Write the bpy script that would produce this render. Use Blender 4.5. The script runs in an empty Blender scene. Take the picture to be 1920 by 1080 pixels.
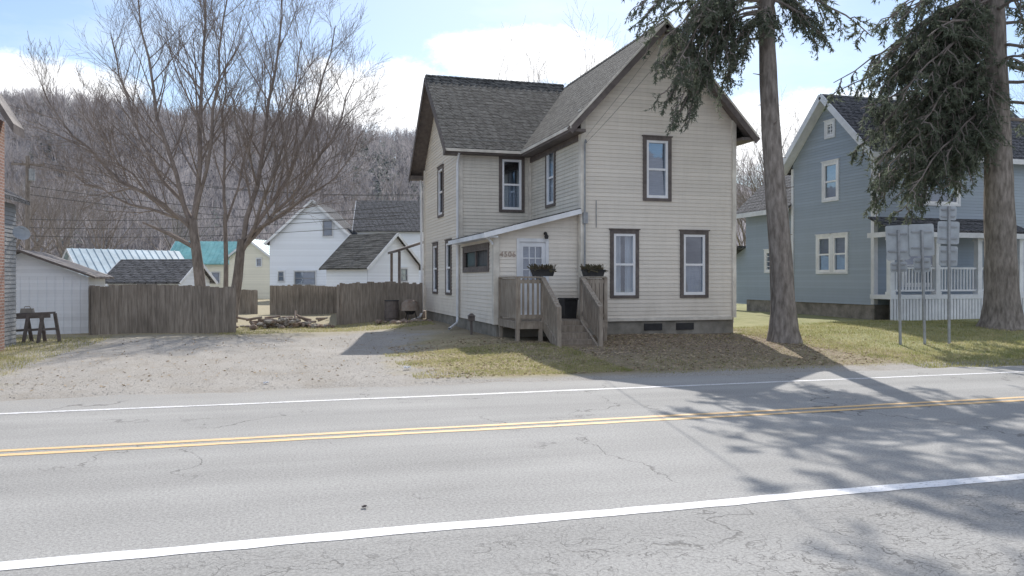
import bpy, bmesh, math, random
from mathutils import Vector, Matrix
R=random.Random(7)
sc=bpy.context.scene; COL=sc.collection
def rad(a): return math.radians(a)
# ---------- survey frame (lateral a, depth d) -> street frame (s along road, t away from road)
def W(a,d,z=0): return Vector((.96*a+.28*d,.96*d-.28*a,z))
# ============================ node helpers
def nd(nt,typ,props=None,ins=None):
    n=nt.nodes.new(typ)
    for k,v in (props or {}).items(): setattr(n,k,v)
    for k,v in (ins or {}).items():
        s=n.inputs[k]
        if isinstance(v,bpy.types.NodeSocket): nt.links.new(v,s)
        else: s.default_value=v
    return n
def c4(c): return (c[0],c[1],c[2],1)
def mixc(nt,f,a,b,blend='MIX'):
    a=a if isinstance(a,bpy.types.NodeSocket) else c4(a)
    b=b if isinstance(b,bpy.types.NodeSocket) else c4(b)
    return nd(nt,'ShaderNodeMix',{'data_type':'RGBA','blend_type':blend},{0:f,6:a,7:b}).outputs[2]
def math_(nt,op,a,b=0.0,clamp=False):
    return nd(nt,'ShaderNodeMath',{'operation':op,'use_clamp':clamp},{0:a,1:b}).outputs[0]
def mr(nt,v,a,b,c=0.0,d=1.0,smooth=False):
    return nd(nt,'ShaderNodeMapRange',{'interpolation_type':'SMOOTHSTEP' if smooth else 'LINEAR'},{0:v,1:a,2:b,3:c,4:d}).outputs[0]
def noise(nt,vec,scale,detail=3,rough=.5,dist=0.0):
    return nd(nt,'ShaderNodeTexNoise',None,{'Vector':vec,'Scale':scale,'Detail':detail,'Roughness':rough,'Distortion':dist}).outputs[0]
def posn(nt): return nd(nt,'ShaderNodeNewGeometry').outputs['Position']
def vscale(nt,v,sx,sy,sz): return nd(nt,'ShaderNodeVectorMath',{'operation':'MULTIPLY'},{0:v,1:(sx,sy,sz)}).outputs[0]
def grey(nt,g): return nd(nt,'ShaderNodeCombineColor',None,{0:g,1:g,2:g}).outputs[0]
def newmat(name,rough=.8,spec=.25):
    m=bpy.data.materials.new(name); m.use_nodes=True; nt=m.node_tree
    b=nt.nodes['Principled BSDF']; b.inputs['Roughness'].default_value=rough
    b.inputs['Specular IOR Level'].default_value=spec
    return m,nt,b
def bump(nt,b,h,strength=.3,dist=.02):
    bn=nd(nt,'ShaderNodeBump',None,{'Height':h,'Strength':strength,'Distance':dist})
    nt.links.new(bn.outputs[0],b.inputs['Normal'])
def M(name,c1,c2,scale=4,rough=.8,bs=40,bst=.2,spec=.2,stretch=(1,1,1),metal=0,big=.25):
    m,nt,b=newmat(name,rough,spec); p=posn(nt); v=vscale(nt,p,*stretch)
    f=mr(nt,noise(nt,v,scale,5,.6),.35,.65)
    c=mixc(nt,f,c1,c2)
    g=mr(nt,noise(nt,p,.7,3,.6),.3,.7,1-big,1+big*.4)
    c=mixc(nt,1.0,c,grey(nt,g),'MULTIPLY')
    nt.links.new(c,b.inputs['Base Color']); b.inputs['Metallic'].default_value=metal
    if bst>0: bump(nt,b,noise(nt,v,bs,3,.6),bst,.01)
    return m
# ============================ materials
def siding_mat(name,c,dirt,amount=.5,shade_line=.88):
    m,nt,b=newmat(name,.62,.3); p=posn(nt)
    big=mr(nt,noise(nt,p,.8,5,.65),.4,.75)
    st=mr(nt,noise(nt,vscale(nt,p,5,5,.5),1.2,5,.7),.45,.8)
    f=math_(nt,'MULTIPLY',math_(nt,'ADD',math_(nt,'MULTIPLY',big,.5),math_(nt,'MULTIPLY',st,.5)),amount)
    z=nd(nt,'ShaderNodeSeparateXYZ',None,{0:p}).outputs[2]
    low=mr(nt,z,.4,1.5,.45,0.0)
    low=math_(nt,'MULTIPLY',low,mr(nt,noise(nt,p,3,4,.6),.3,.6))
    f=math_(nt,'ADD',f,low,True)
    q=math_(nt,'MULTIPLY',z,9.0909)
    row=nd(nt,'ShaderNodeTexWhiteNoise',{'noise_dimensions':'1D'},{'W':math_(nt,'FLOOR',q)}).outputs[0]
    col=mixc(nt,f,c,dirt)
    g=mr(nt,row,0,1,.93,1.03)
    fr=math_(nt,'FRACT',q); ln=mr(nt,fr,.86,.97,1.0,shade_line)  # thin shade line below each course lip, painted into the siding colour
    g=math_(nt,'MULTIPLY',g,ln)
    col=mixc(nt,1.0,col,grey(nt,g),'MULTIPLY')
    nt.links.new(col,b.inputs['Base Color'])
    bump(nt,b,noise(nt,vscale(nt,p,3,3,30),6,3,.6),.12,.01)
    return m
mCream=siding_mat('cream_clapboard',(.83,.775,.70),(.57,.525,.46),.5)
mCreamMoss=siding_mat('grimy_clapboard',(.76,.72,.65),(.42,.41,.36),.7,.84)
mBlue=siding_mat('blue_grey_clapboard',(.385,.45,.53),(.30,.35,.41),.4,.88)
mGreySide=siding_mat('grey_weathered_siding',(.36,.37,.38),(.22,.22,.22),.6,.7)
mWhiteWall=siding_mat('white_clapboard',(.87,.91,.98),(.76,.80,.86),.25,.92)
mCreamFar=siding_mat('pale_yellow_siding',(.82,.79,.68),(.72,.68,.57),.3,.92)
mTrimB=M('brown_trim_paint',(.13,.112,.108),(.19,.165,.155),8,.6,60,.15)
mTrimW=M('white_trim_paint',(.84,.86,.90),(.75,.77,.81),6,.5,60,.1)
mCreamTrim=M('cream_trim_paint',(.82,.78,.71),(.67,.63,.57),5,.6,60,.1)
mVinyl=M('white_vinyl_sash',(.92,.93,.96),(.84,.85,.88),5,.35,50,.05,big=.05)
def shingle_mat(name,ca,cb,cc):
    m,nt,b=newmat(name,.9,.15); p=posn(nt)
    sx=nd(nt,'ShaderNodeSeparateXYZ',None,{0:p})
    u=math_(nt,'ADD',sx.outputs[0],sx.outputs[1]); v=math_(nt,'MULTIPLY',sx.outputs[2],1.35)
    vec=nd(nt,'ShaderNodeCombineXYZ',None,{0:u,1:v,2:0.0}).outputs[0]
    br=nd(nt,'ShaderNodeTexBrick',{'offset':.5},{'Vector':vec,'Color1':c4(ca),'Color2':c4(cb),'Mortar':c4([x*.25 for x in ca]),'Scale':1.0,'Mortar Size':.024,'Mortar Smooth':.3,'Brick Width':.33,'Row Height':.2,'Bias':0.0})
    f=mr(nt,noise(nt,vscale(nt,vec,1,2.2,1),3.2,6,.75),.47,.66)
    c=mixc(nt,f,br.outputs[0],cc)
    sp=mr(nt,noise(nt,vscale(nt,vec,1,3,1),9,4,.75),.38,.62,.3,1.75)
    c=mixc(nt,1.0,c,grey(nt,sp),'MULTIPLY')
    nt.links.new(c,b.inputs['Base Color'])
    h=math_(nt,'ADD',math_(nt,'MULTIPLY',br.outputs[1],-1.0),math_(nt,'MULTIPLY',noise(nt,p,30,3,.6),.8))
    bump(nt,b,h,.9,.05)
    return m
mShing=shingle_mat('weathered_asphalt_shingles',(.078,.078,.077),(.135,.132,.128),(.195,.192,.178))
mShing2=shingle_mat('charcoal_shingles',(.10,.102,.11),(.14,.142,.155),(.17,.17,.18))
mConc=M('foundation_concrete',(.34,.32,.285),(.22,.205,.18),3,.9,25,.5)
mWood=M('weathered_deck_wood',(.41,.36,.305),(.26,.22,.185),2.5,.85,20,.4,.1,(6,6,1.2))
mFence=M('grey_brown_fence_boards',(.375,.335,.295),(.215,.188,.163),2.5,.9,16,.5,.1,(9,9,.7))
mBark=M('furrowed_bark',(.35,.315,.29),(.165,.145,.13),3.5,.95,9,1.0,.1,(3,3,.8))
mBarkBare=M('grey_bare_bark',(.30,.265,.245),(.18,.155,.14),4,.9,14,.7,.1,(3,3,.8))
mMetal=M('dull_aluminium',(.45,.49,.53),(.37,.40,.43),5,.5,30,.1,.4)
mGalv=M('galvanised_post',(.36,.38,.41),(.27,.28,.30),9,.5,30,.2,.4)
mDark=M('black_plastic',(.03,.03,.033),(.05,.05,.053),5,.5,30,.1,.3)
mInterior=M('dark_room_interior',(.10,.085,.07),(.06,.05,.045),1,.9,30,0)
mCurtain=M('lace_curtain',(.85,.85,.85),(.65,.65,.65),3,.9,20,.3,.1,(14,14,.3))
mCurtainDim=M('drawn_blind',(.42,.45,.5),(.3,.32,.36),3,.9,20,.2,.1,(1,1,20))
mCurtainBrown=M('dusty_brown_curtain',(.30,.27,.245),(.2,.18,.165),3,.9,20,.3,.1,(9,9,.5))
mRust=M('brown_debris',(.24,.17,.135),(.34,.30,.265),5,.9,12,.6)
mStone=M('grey_fieldstone',(.37,.34,.305),(.2,.185,.165),3,.9,8,.9)
mGravelStone=M('pale_gravel_stone',(.44,.42,.385),(.30,.28,.25),3,.9,8,.4)
mTeal=M('teal_metal_roof',(.17,.42,.44),(.24,.50,.51),2,.4,30,.05,.4)
mPaleRoof=M('pale_metal_roof',(.42,.53,.60),(.52,.62,.68),2,.4,30,.05,.4)
mWire=M('black_cable',(.07,.07,.07),(.1,.1,.1),5,.6,30,0)
mDoor=M('white_door_paint',(.86,.88,.92),(.78,.8,.84),5,.4,40,.05)
mNum=M('faded_brown_numerals',(.42,.31,.27),(.5,.4,.35),5,.6,40,0)
mDeadPlant=M('dried_plants',(.13,.10,.07),(.08,.08,.05),8,.9,30,0)
def brick_mat():
    m,nt,b=newmat('red_brick',.85,.2); p=posn(nt); sx=nd(nt,'ShaderNodeSeparateXYZ',None,{0:p})
    vec=nd(nt,'ShaderNodeCombineXYZ',None,{0:math_(nt,'ADD',sx.outputs[0],sx.outputs[1]),1:sx.outputs[2],2:0.0}).outputs[0]
    br=nd(nt,'ShaderNodeTexBrick',None,{'Vector':vec,'Color1':(.40,.23,.18,1),'Color2':(.30,.17,.135,1),'Mortar':(.45,.42,.39,1),'Scale':1.0,'Mortar Size':.008,'Brick Width':.21,'Row Height':.075})
    nt.links.new(br.outputs[0],b.inputs['Base Color']); bump(nt,b,br.outputs[1],-.3,.01); return m
mBrick=brick_mat()
def glass_mat(name,fac,gc):
    m=bpy.data.materials.new(name); m.use_nodes=True; nt=m.node_tree
    for n in list(nt.nodes): nt.nodes.remove(n)
    out=nd(nt,'ShaderNodeOutputMaterial'); p=posn(nt)
    tr=nd(nt,'ShaderNodeBsdfTransparent',None,{'Color':(.72,.78,.84,1)})
    gl=nd(nt,'ShaderNodeBsdfGlossy',None,{'Color':c4(gc),'Roughness':.03})
    bn=nd(nt,'ShaderNodeBump',None,{'Height':noise(nt,p,1.6,2,.5),'Strength':.12,'Distance':.03})
    nt.links.new(bn.outputs[0],gl.inputs['Normal'])
    mx=nd(nt,'ShaderNodeMixShader',None,{0:fac}); nt.links.new(tr.outputs[0],mx.inputs[1]); nt.links.new(gl.outputs[0],mx.inputs[2])
    nt.links.new(mx.outputs[0],out.inputs[0]); return m
mGlass=glass_mat('window_glass',.28,(.75,.86,1)); mGlassDusty=glass_mat('dusty_window_glass',.07,(1,.95,.9))
def leaf_mat(name,c1,c2,tl=.35,sc_=1.6):
    m=bpy.data.materials.new(name); m.use_nodes=True; nt=m.node_tree; b=nt.nodes['Principled BSDF']
    p=posn(nt); f=mr(nt,noise(nt,p,sc_,4,.6),.35,.65); c=mixc(nt,f,c1,c2)
    nt.links.new(c,b.inputs['Base Color']); b.inputs['Roughness'].default_value=.8; b.inputs['Specular IOR Level'].default_value=.15
    t=nd(nt,'ShaderNodeBsdfTranslucent',None,{'Color':c}); mx=nd(nt,'ShaderNodeMixShader',None,{0:tl})
    nt.links.new(b.outputs[0],mx.inputs[1]); nt.links.new(t.outputs[0],mx.inputs[2])
    nt.links.new(mx.outputs[0],nt.nodes['Material Output'].inputs[0]); return m
mTwig=M('thin_twigs',(.32,.28,.26),(.22,.19,.175),4,.9,14,0,.1)
mNeedle=leaf_mat('conifer_needles',(.125,.15,.11),(.225,.255,.195),.45)
mGrass=leaf_mat('grass_blades',(.30,.31,.12),(.50,.45,.25),.45)
mLeaf=leaf_mat('fallen_leaves',(.34,.26,.18),(.50,.41,.30),.2)
mHillTree=leaf_mat('hazed_bare_hillside_trees',(.365,.345,.355),(.26,.25,.265),.45,.03)  # paled towards blue-grey: distance haze painted into the tree colour
mHillEver=leaf_mat('hillside_evergreens',(.17,.195,.19),(.21,.235,.22),.4,.3)
mHill=M('hazed_leaf_litter_hillside',(.345,.325,.33),(.265,.25,.26),.08,.95,3,.3,.05)  # leaf litter lightened to blue-grey, haze put into the base colour
def asphalt():
    m,nt,b=newmat('worn_asphalt',.88,.15); p=posn(nt)
    c=mixc(nt,mr(nt,noise(nt,p,42,3,.85),.38,.62),(.275,.27,.262),(.43,.424,.41))
    st=mr(nt,noise(nt,vscale(nt,p,.06,1.0,1),1.1,4,.6),.35,.65,.89,1.07)
    c=mixc(nt,1.0,c,grey(nt,st),'MULTIPLY')
    bl=mr(nt,noise(nt,p,.5,5,.6),.3,.7,.92,1.06)
    c=mixc(nt,1.0,c,grey(nt,bl),'MULTIPLY')
    y=nd(nt,'ShaderNodeSeparateXYZ',None,{0:p}).outputs[1]
    wv=nd(nt,'ShaderNodeVectorMath',{'operation':'ADD'},{0:p,1:vscale(nt,nd(nt,'ShaderNodeTexNoise',None,{'Vector':p,'Scale':2.2,'Detail':5.0}).outputs[1],1.3,1.3,0)}).outputs[0]
    v1=nd(nt,'ShaderNodeTexVoronoi',{'feature':'DISTANCE_TO_EDGE'},{'Vector':vscale(nt,wv,.7,1.5,0),'Scale':4.4}).outputs['Distance']
    v2=nd(nt,'ShaderNodeTexVoronoi',{'feature':'DISTANCE_TO_EDGE'},{'Vector':vscale(nt,wv,1,.7,0),'Scale':.42}).outputs['Distance']
    near=mr(nt,y,5.7,5.0,0,1)
    k1=math_(nt,'MULTIPLY',mr(nt,v1,.010,.028,.9,0),math_(nt,'MULTIPLY',near,mr(nt,noise(nt,p,1.3,4,.6),.36,.56)))
    k2=math_(nt,'MULTIPLY',mr(nt,v2,.002,.006,.9,0),mr(nt,noise(nt,p,.45,2,.5),.50,.58))
    edge=mr(nt,y,12.0,13.2,0,.6)
    k3=math_(nt,'MULTIPLY',mr(nt,noise(nt,p,9,4,.7),.45,.6),edge)
    k=math_(nt,'MAXIMUM',k1,k2)
    c=mixc(nt,math_(nt,'MULTIPLY',k,.7),c,(.11,.105,.10))
    c=mixc(nt,k3,c,(.36,.335,.305))
    nt.links.new(c,b.inputs['Base Color'])
    h=math_(nt,'SUBTRACT',noise(nt,p,70,3,.7),math_(nt,'MULTIPLY',k,1.2)); bump(nt,b,h,.5,.008)
    return m
mAsph=asphalt()
def paint(name,c,wear=.5):
    m,nt,b=newmat(name,.65,.3); p=posn(nt)
    f=mr(nt,noise(nt,p,22,6,.8),.60-.2*wear,.72-.12*wear)
    f2=mr(nt,noise(nt,vscale(nt,p,.5,1,1),2.3,5,.7),.35,.7,0,.5)
    f=math_(nt,'ADD',math_(nt,'MULTIPLY',f,.75),math_(nt,'MULTIPLY',f2,wear),True)
    nt.links.new(mixc(nt,f,c,(.38,.375,.365)),b.inputs['Base Color'])
    bump(nt,b,noise(nt,p,70,3,.7),.3,.006); return m
mPaintW=paint('white_road_paint',(.93,.93,.95),.4)
mPaintW2=paint('faded_white_road_paint',(.85,.85,.87),.7)
mPaintY=paint('yellow_road_paint',(.85,.56,.25),.5)
def ground_mat():
    m,nt,b=newmat('lawn_and_gravel_ground',.95,.1); p=posn(nt)
    s_=nd(nt,'ShaderNodeSeparateXYZ',None,{0:p}); wob=math_(nt,'MULTIPLY',math_(nt,'SUBTRACT',noise(nt,p,.55,5,.65),.5),4.0)
    s=math_(nt,'ADD',s_.outputs[0],wob); t=math_(nt,'ADD',s_.outputs[1],wob)
    sw=math_(nt,'SUBTRACT',s,math_(nt,'MULTIPLY',mr(nt,s_.outputs[1],18,23,0,1),1.6))
    g=math_(nt,'MULTIPLY',mr(nt,sw,3.2,2.0,0,1),math_(nt,'MULTIPLY',mr(nt,s,-5.9,-4.6,0,1),mr(nt,t,27.6,24.8,0,1)))
    sh=mr(nt,math_(nt,'ADD',s_.outputs[1],math_(nt,'MULTIPLY',wob,.25)),13.9,13.5,0,1)
    shL=math_(nt,'MULTIPLY',mr(nt,s,4,2,0,1),mr(nt,t,15.3,14.2,0,1))
    g=math_(nt,'MAXIMUM',g,math_(nt,'MAXIMUM',sh,shL))
    gc=mixc(nt,mr(nt,noise(nt,p,30,4,.85),.38,.62),(.245,.23,.21),(.47,.445,.415))
    gc=mixc(nt,mr(nt,noise(nt,p,1.0,5,.7),.48,.7,0,.6),gc,(.30,.265,.22))
    gc=mixc(nt,mr(nt,noise(nt,vscale(nt,p,1,.35,1),.8,4,.6),.45,.7,0,.45),gc,(.49,.465,.435))
    gr=mixc(nt,mr(nt,noise(nt,p,1.2,5,.7),.35,.65),(.27,.25,.13),(.43,.37,.25))
    gr=mixc(nt,mr(nt,noise(nt,p,14,4,.8),.5,.7,0,.6),gr,(.26,.195,.14))
    green=mr(nt,s,11,15,0,.7)
    gr=mixc(nt,green,gr,mixc(nt,mr(nt,noise(nt,p,2,5,.7),.35,.65),(.235,.265,.12),(.37,.365,.20)))
    back=math_(nt,'MULTIPLY',mr(nt,s_.outputs[0],8,6,0,1),mr(nt,t,20,24,0,.7))
    gr=mixc(nt,back,gr,(.38,.34,.25))
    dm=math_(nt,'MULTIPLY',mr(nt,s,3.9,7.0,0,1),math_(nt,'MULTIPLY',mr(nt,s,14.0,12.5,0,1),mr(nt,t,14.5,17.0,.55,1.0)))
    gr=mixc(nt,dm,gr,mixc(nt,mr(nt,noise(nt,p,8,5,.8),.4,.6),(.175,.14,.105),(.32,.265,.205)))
    nt.links.new(mixc(nt,g,gr,gc),b.inputs['Base Color'])
    bump(nt,b,noise(nt,p,18,5,.8),.7,.03); return m
mGround=ground_mat()
# ============================ mesh helpers
class MB:
    def __init__(self): self.v=[];self.f=[];self.m=[]
    def add(self,vs,fs,m=0):
        o=len(self.v); self.v.extend([tuple(x) for x in vs])
        for f in fs: self.f.append(tuple(i+o for i in f)); self.m.append(m)
    def hexa(self,c,m=0):
        self.add(c,[(0,3,2,1),(4,5,6,7),(0,1,5,4),(1,2,6,5),(2,3,7,6),(3,0,4,7)],m)
    def box(self,x0,x1,y0,y1,z0,z1,m=0):
        self.hexa([(x0,y0,z0),(x1,y0,z0),(x1,y1,z0),(x0,y1,z0),(x0,y0,z1),(x1,y0,z1),(x1,y1,z1),(x0,y1,z1)],m)
    def pbox(self,pl,u0,u1,z0,z1,o0,o1,m=0):
        self.hexa([pl(u0,z0,o0),pl(u1,z0,o0),pl(u1,z0,o1),pl(u0,z0,o1),pl(u0,z1,o0),pl(u1,z1,o0),pl(u1,z1,o1),pl(u0,z1,o1)],m)
    def slab(self,q,th,m=0):
        lo=[(x,y,z-th) for x,y,z in q]; self.hexa(lo+[tuple(x) for x in q],m)
    def beam(self,a,b,w,h,m=0):
        a=Vector(a);b=Vector(b);d=(b-a).normalized(); up=Vector((0,0,1))
        if abs(d.z)>.95: up=Vector((0,1,0))
        x=d.cross(up).normalized()*w/2; y=x.cross(d).normalized()*h/2
        self.hexa([a-x-y,a+x-y,a+x+y,a-x+y,b-x-y,b+x-y,b+x+y,b-x+y],m)
    def tube(self,pts,rs,n=6,m=0,cap=False):
        o=len(self.v); N=len(pts)
        for i,p in enumerate(pts):
            d=(pts[min(i+1,N-1)]-pts[max(i-1,0)])
            if d.length<1e-6: d=Vector((0,0,1))
            d.normalize(); ref=Vector((1,0,0)) if abs(d.x)<.8 else Vector((0,1,0))
            x=d.cross(ref).normalized(); y=d.cross(x)
            for k in range(n):
                a=2*math.pi*k/n; q=p+(x*math.cos(a)+y*math.sin(a))*rs[i]; self.v.append((q.x,q.y,q.z))
        for i in range(N-1):
            for k in range(n):
                a=o+i*n+k; b=o+i*n+(k+1)%n; self.f.append((a,b,b+n,a+n)); self.m.append(m)
        if cap:
            self.f.append(tuple(o+k for k in range(n))); self.m.append(m)
            self.f.append(tuple(o+(N-1)*n+k for k in range(n))); self.m.append(m)
def build(name,mb,mats,parent=None,base=None,smooth=False,recalc=True):
    if not isinstance(mats,(list,tuple)): mats=[mats]
    b=Vector(base) if base is not None else Vector((0,0,0))
    if parent is not None: b=Vector(parent['_b'])
    me=bpy.data.meshes.new(name); me.from_pydata([(x-b.x,y-b.y,z-b.z) for x,y,z in mb.v],[],mb.f)
    for m in mats: me.materials.append(m)
    if len(mats)>1: me.polygons.foreach_set('material_index',mb.m)
    if recalc and len(mb.f)<60000:
        bm=bmesh.new(); bm.from_mesh(me); bmesh.ops.recalc_face_normals(bm,faces=bm.faces); bm.to_mesh(me); bm.free()
    if smooth: me.polygons.foreach_set('use_smooth',[True]*len(me.polygons))
    me.update(); ob=bpy.data.objects.new(name,me); COL.objects.link(ob)
    if parent is not None: ob.parent=parent
    else: ob.location=b
    ob['_b']=tuple(b)
    return ob
def tag(ob,label,cat,group=None):
    ob['label']=label; ob['category']=cat
    if group: ob['group']=group
    return ob
def thing(name,label,cat,base,group=None):
    e=bpy.data.objects.new(name,None); COL.objects.link(e); e.location=base; e['_b']=tuple(base); e.empty_display_size=.3
    return tag(e,label,cat,group)
def structure(ob): ob['kind']='structure'; return ob
PT=lambda T:(lambda u,z,o:(u,T-o,z))
PS=lambda S:(lambda u,z,o:(S-o,u,z))
def clap(mb,pl,z0,z1,span,holes=(),h=.11,m=0,lip=.018):
    z=z0
    while z<z1-1e-4:
        zt=min(z+h,z1); a0,b0=span(z); a1,b1=span(zt); zm=(z+zt)/2
        if b0-a0>.01:
            cuts=sorted([(x,y) for (x,y,c,d) in holes if c<zm<d])
            out=[]; l=(a0,a1)
            for x,y in cuts: out.append((l,(x,x))); l=(y,y)
            out.append((l,(b0,b1)))
            for (l0,l1),(r0,r1) in out:
                if r0-l0<.005: continue
                mb.add([pl(l0,z,lip),pl(r0,z,lip),pl(r1,zt,0.002),pl(l1,zt,0.002)],[(0,1,2,3)],m)
                mb.add([pl(l0,z,0),pl(r0,z,0),pl(r0,z,lip),pl(l0,z,lip)],[(0,1,2,3)],m)
        z=zt
def window(parent,pl,u0,u1,z0,z1,casing,sash,tw=.105,curtain=None,kind='hung',sw=.068,glass=None):
    mb=MB()
    mb.pbox(pl,u0,u0+tw,z0,z1,-.03,.05); mb.pbox(pl,u1-tw,u1,z0,z1,-.03,.05)
    mb.pbox(pl,u0+tw,u1-tw,z1-tw,z1,-.03,.053); mb.pbox(pl,u0+tw,u1-tw,z0,z0+tw*.8,-.03,.053)
    mb.pbox(pl,u0-.03,u1+.03,z1,z1+.03,-.0,.075)
    w=build('window',mb,casing,parent)
    a,b,c,d=u0+tw,u1-tw,z0+tw*.8,z1-tw
    mb=MB(); mb.pbox(pl,a,a+sw,c,d,-.035,.035); mb.pbox(pl,b-sw,b,c,d,-.035,.035)
    mb.pbox(pl,a+sw,b-sw,d-sw,d,-.035,.035); mb.pbox(pl,a+sw,b-sw,c,c+sw*1.2,-.035,.035)
    if kind=='hung': mz=(c+d)/2; mb.pbox(pl,a+sw,b-sw,mz-.03,mz+.03,-.035,.025)
    elif kind=='slide':
        mz=(a+b)/2; mb.pbox(pl,mz-.06,mz+.06,c+sw*1.2,d-sw,-.035,.02)
    elif kind=='grid':
        x=a+(b-a)/2; mb.pbox(pl,x-.02,x+.02,c+sw*1.2,d-sw,-.035,.015)
        for i in (1,2,3): zz=c+(d-c)*i/4; mb.pbox(pl,a+sw,b-sw,zz-.012,zz+.012,-.03,.012)
    build('frame',mb,sash,w)
    mb=MB(); mb.add([pl(a+.01,c+.01,-.02),pl(b-.01,c+.01,-.02),pl(b-.01,d-.01,-.02),pl(a+.01,d-.01,-.02)],[(0,1,2,3)])
    build('pane',mb,glass or mGlass,w)
    mb=MB()
    if curtain:
        def drape(x0,x1,zb,zt,off,amp):
            n=max(6,int((x1-x0)/.03)); o=len(mb.v)
            for i in range(n+1):
                x=x0+(x1-x0)*i/n; q=amp*math.sin(i*1.9)
                mb.v.append(pl(x,zb,-off+q)); mb.v.append(pl(x,zt,-off+q))
            for i in range(n): mb.f.append((o+2*i,o+2*i+2,o+2*i+3,o+2*i+1)); mb.m.append(0)
        if curtain=='lace': drape(a,a+(b-a)*.42,c,d,.1,.015); drape(b-(b-a)*.40,b,c,d,.1,.015)
        elif curtain in('blind','brown'): drape(a,b,c,d,.09,.0)
        else: drape(a,b,c,(c+d)/2,.09,.008)
        build('curtain',mb,{'lace':mCurtain,'brown':mCurtainBrown}.get(curtain,mCurtainDim),w)
    return w
def hole(w,tw=.105): u0,u1,z0,z1=w; return (u0+tw*.5,u1-tw*.5,z0+tw*.4,z1-tw*.5)
# ============================ ground
def sst(x): x=max(0,min(1,x)); return x*x*(3-2*x)
def gz(s,t):
    side=.20*sst((s-1.5)/4)+.16*sst((s-13)/4)
    b=0.04*sst((t-13.3)/.6)
    bumpy=.02*math.sin(s*1.3+t*.7)*sst((t-13.6)/2)
    return -.03+.03*sst((t-13.1)/.3)+b*.5+side*sst((t-13.6)/6.4)+bumpy if t>13.0 else -.03
def axis(lo,hi,a,b,st,grow=1.35):
    xs=[a]
    while xs[-1]<b: xs.append(xs[-1]+st)
    d=st; x=xs[-1]
    while x<hi: d*=grow; x+=d; xs.append(x)
    d=st; x=a; L=[]
    while x>lo: d*=grow; x-=d; L.append(x)
    return L[::-1]+xs
xs=axis(-600,600,-16,26,.4); ys=axis(-300,700,12.6,40,.3)
mb=MB(); nx=len(xs)
for y in ys:
    for x in xs: mb.v.append((x,y,gz(x,y)))
for j in range(len(ys)-1):
    for i in range(nx-1):
        a=j*nx+i; mb.f.append((a,a+1,a+nx+1,a+nx)); mb.m.append(0)
structure(build('ground',mb,mGround,recalc=False,smooth=True))
mb=MB(); xx=[-300,-150,-60]+[-20+i*.25 for i in range(0,240)]+[60,150,300]
for x in xx:
    e=13.25-.035*max(0,x)*.8+.07*math.sin(x*2.1)+.05*math.sin(x*5.3+1)+R.uniform(-.03,.03)
    mb.v.append((x,-9,0.0)); mb.v.append((x,e,0.0))
for i in range(len(xx)-1): mb.f.append((2*i,2*i+2,2*i+3,2*i+1)); mb.m.append(0)
structure(build('road',mb,mAsph,recalc=False))
def stripe(name,t0,w,mat,z=.004):
    mb=MB(); X=[-300,-100]+[-20+i*.2 for i in range(300)]+[60,300]
    for x in X:
        j=.008*math.sin(x*1.7)
        mb.v.append((x,t0-w/2+j+R.uniform(-.01,.01),z)); mb.v.append((x,t0+w/2+j+R.uniform(-.01,.01),z))
    for i in range(len(X)-1): mb.f.append((2*i,2*i+2,2*i+3,2*i+1)); mb.m.append(0)
    structure(build(name,mb,mat,recalc=False))
stripe('road_edge_line',5.57,.17,mPaintW); stripe('road_edge_line',11.9,.11,mPaintW2)
stripe('road_centre_line',9.08,.11,mPaintY); stripe('road_centre_line',9.32,.11,mPaintY)
# ============================ hill
def interp(tab,x):
    if x<=tab[0][0]: return tab[0][1]
    for (a,b),(c,d) in zip(tab,tab[1:]):
        if x<=c: return b+(d-b)*(x-a)/(c-a)
    return tab[-1][1]
RT=[(-1.6,50),(-.9,57),(-.64,59),(-.44,56),(-.24,50),(-.12,46),(.05,42),(.29,34),(.38,28),(.64,20),(1.5,18)]
def hillz(k,d):
    r=interp(RT,k); f=sst((d-105)/(300-105)); rr=r*(f**.9)
    if d>300: rr=r-(d-300)*.12
    return rr+2.0*math.sin(k*23+d*.03)*f+1.3*math.sin(k*51+d*.05)*f-.1
mb=MB(); ks=[-1.6+i*.025 for i in range(125)]; ds=[100+i*8 for i in range(42)]
for d in ds:
    for k in ks: mb.v.append(tuple(W(k*d,d,hillz(k,d))))
for j in range(len(ds)-1):
    for i in range(len(ks)-1):
        a=j*len(ks)+i; mb.f.append((a,a+1,a+len(ks)+1,a+len(ks))); mb.m.append(0)
structure(build('hill',mb,mHill,recalc=False,smooth=True))
mb=MB()
for j in range(12):
    for i in range(60):
        x=-500+i*17; y=-90-j*18; mb.v.append((x,y,-.2+48*sst(j/11)*(1+.15*math.sin(x*.012)+.06*math.sin(x*.05))))
for j in range(11):
    for i in range(59): a=j*60+i; mb.f.append((a,a+1,a+61,a+60)); mb.m.append(0)
structure(build('hill',mb,mHill,recalc=False,smooth=True))  # unseen hill behind the camera, added as a backdrop for pane reflections
mb=MB(); rr=random.Random(3)
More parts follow.
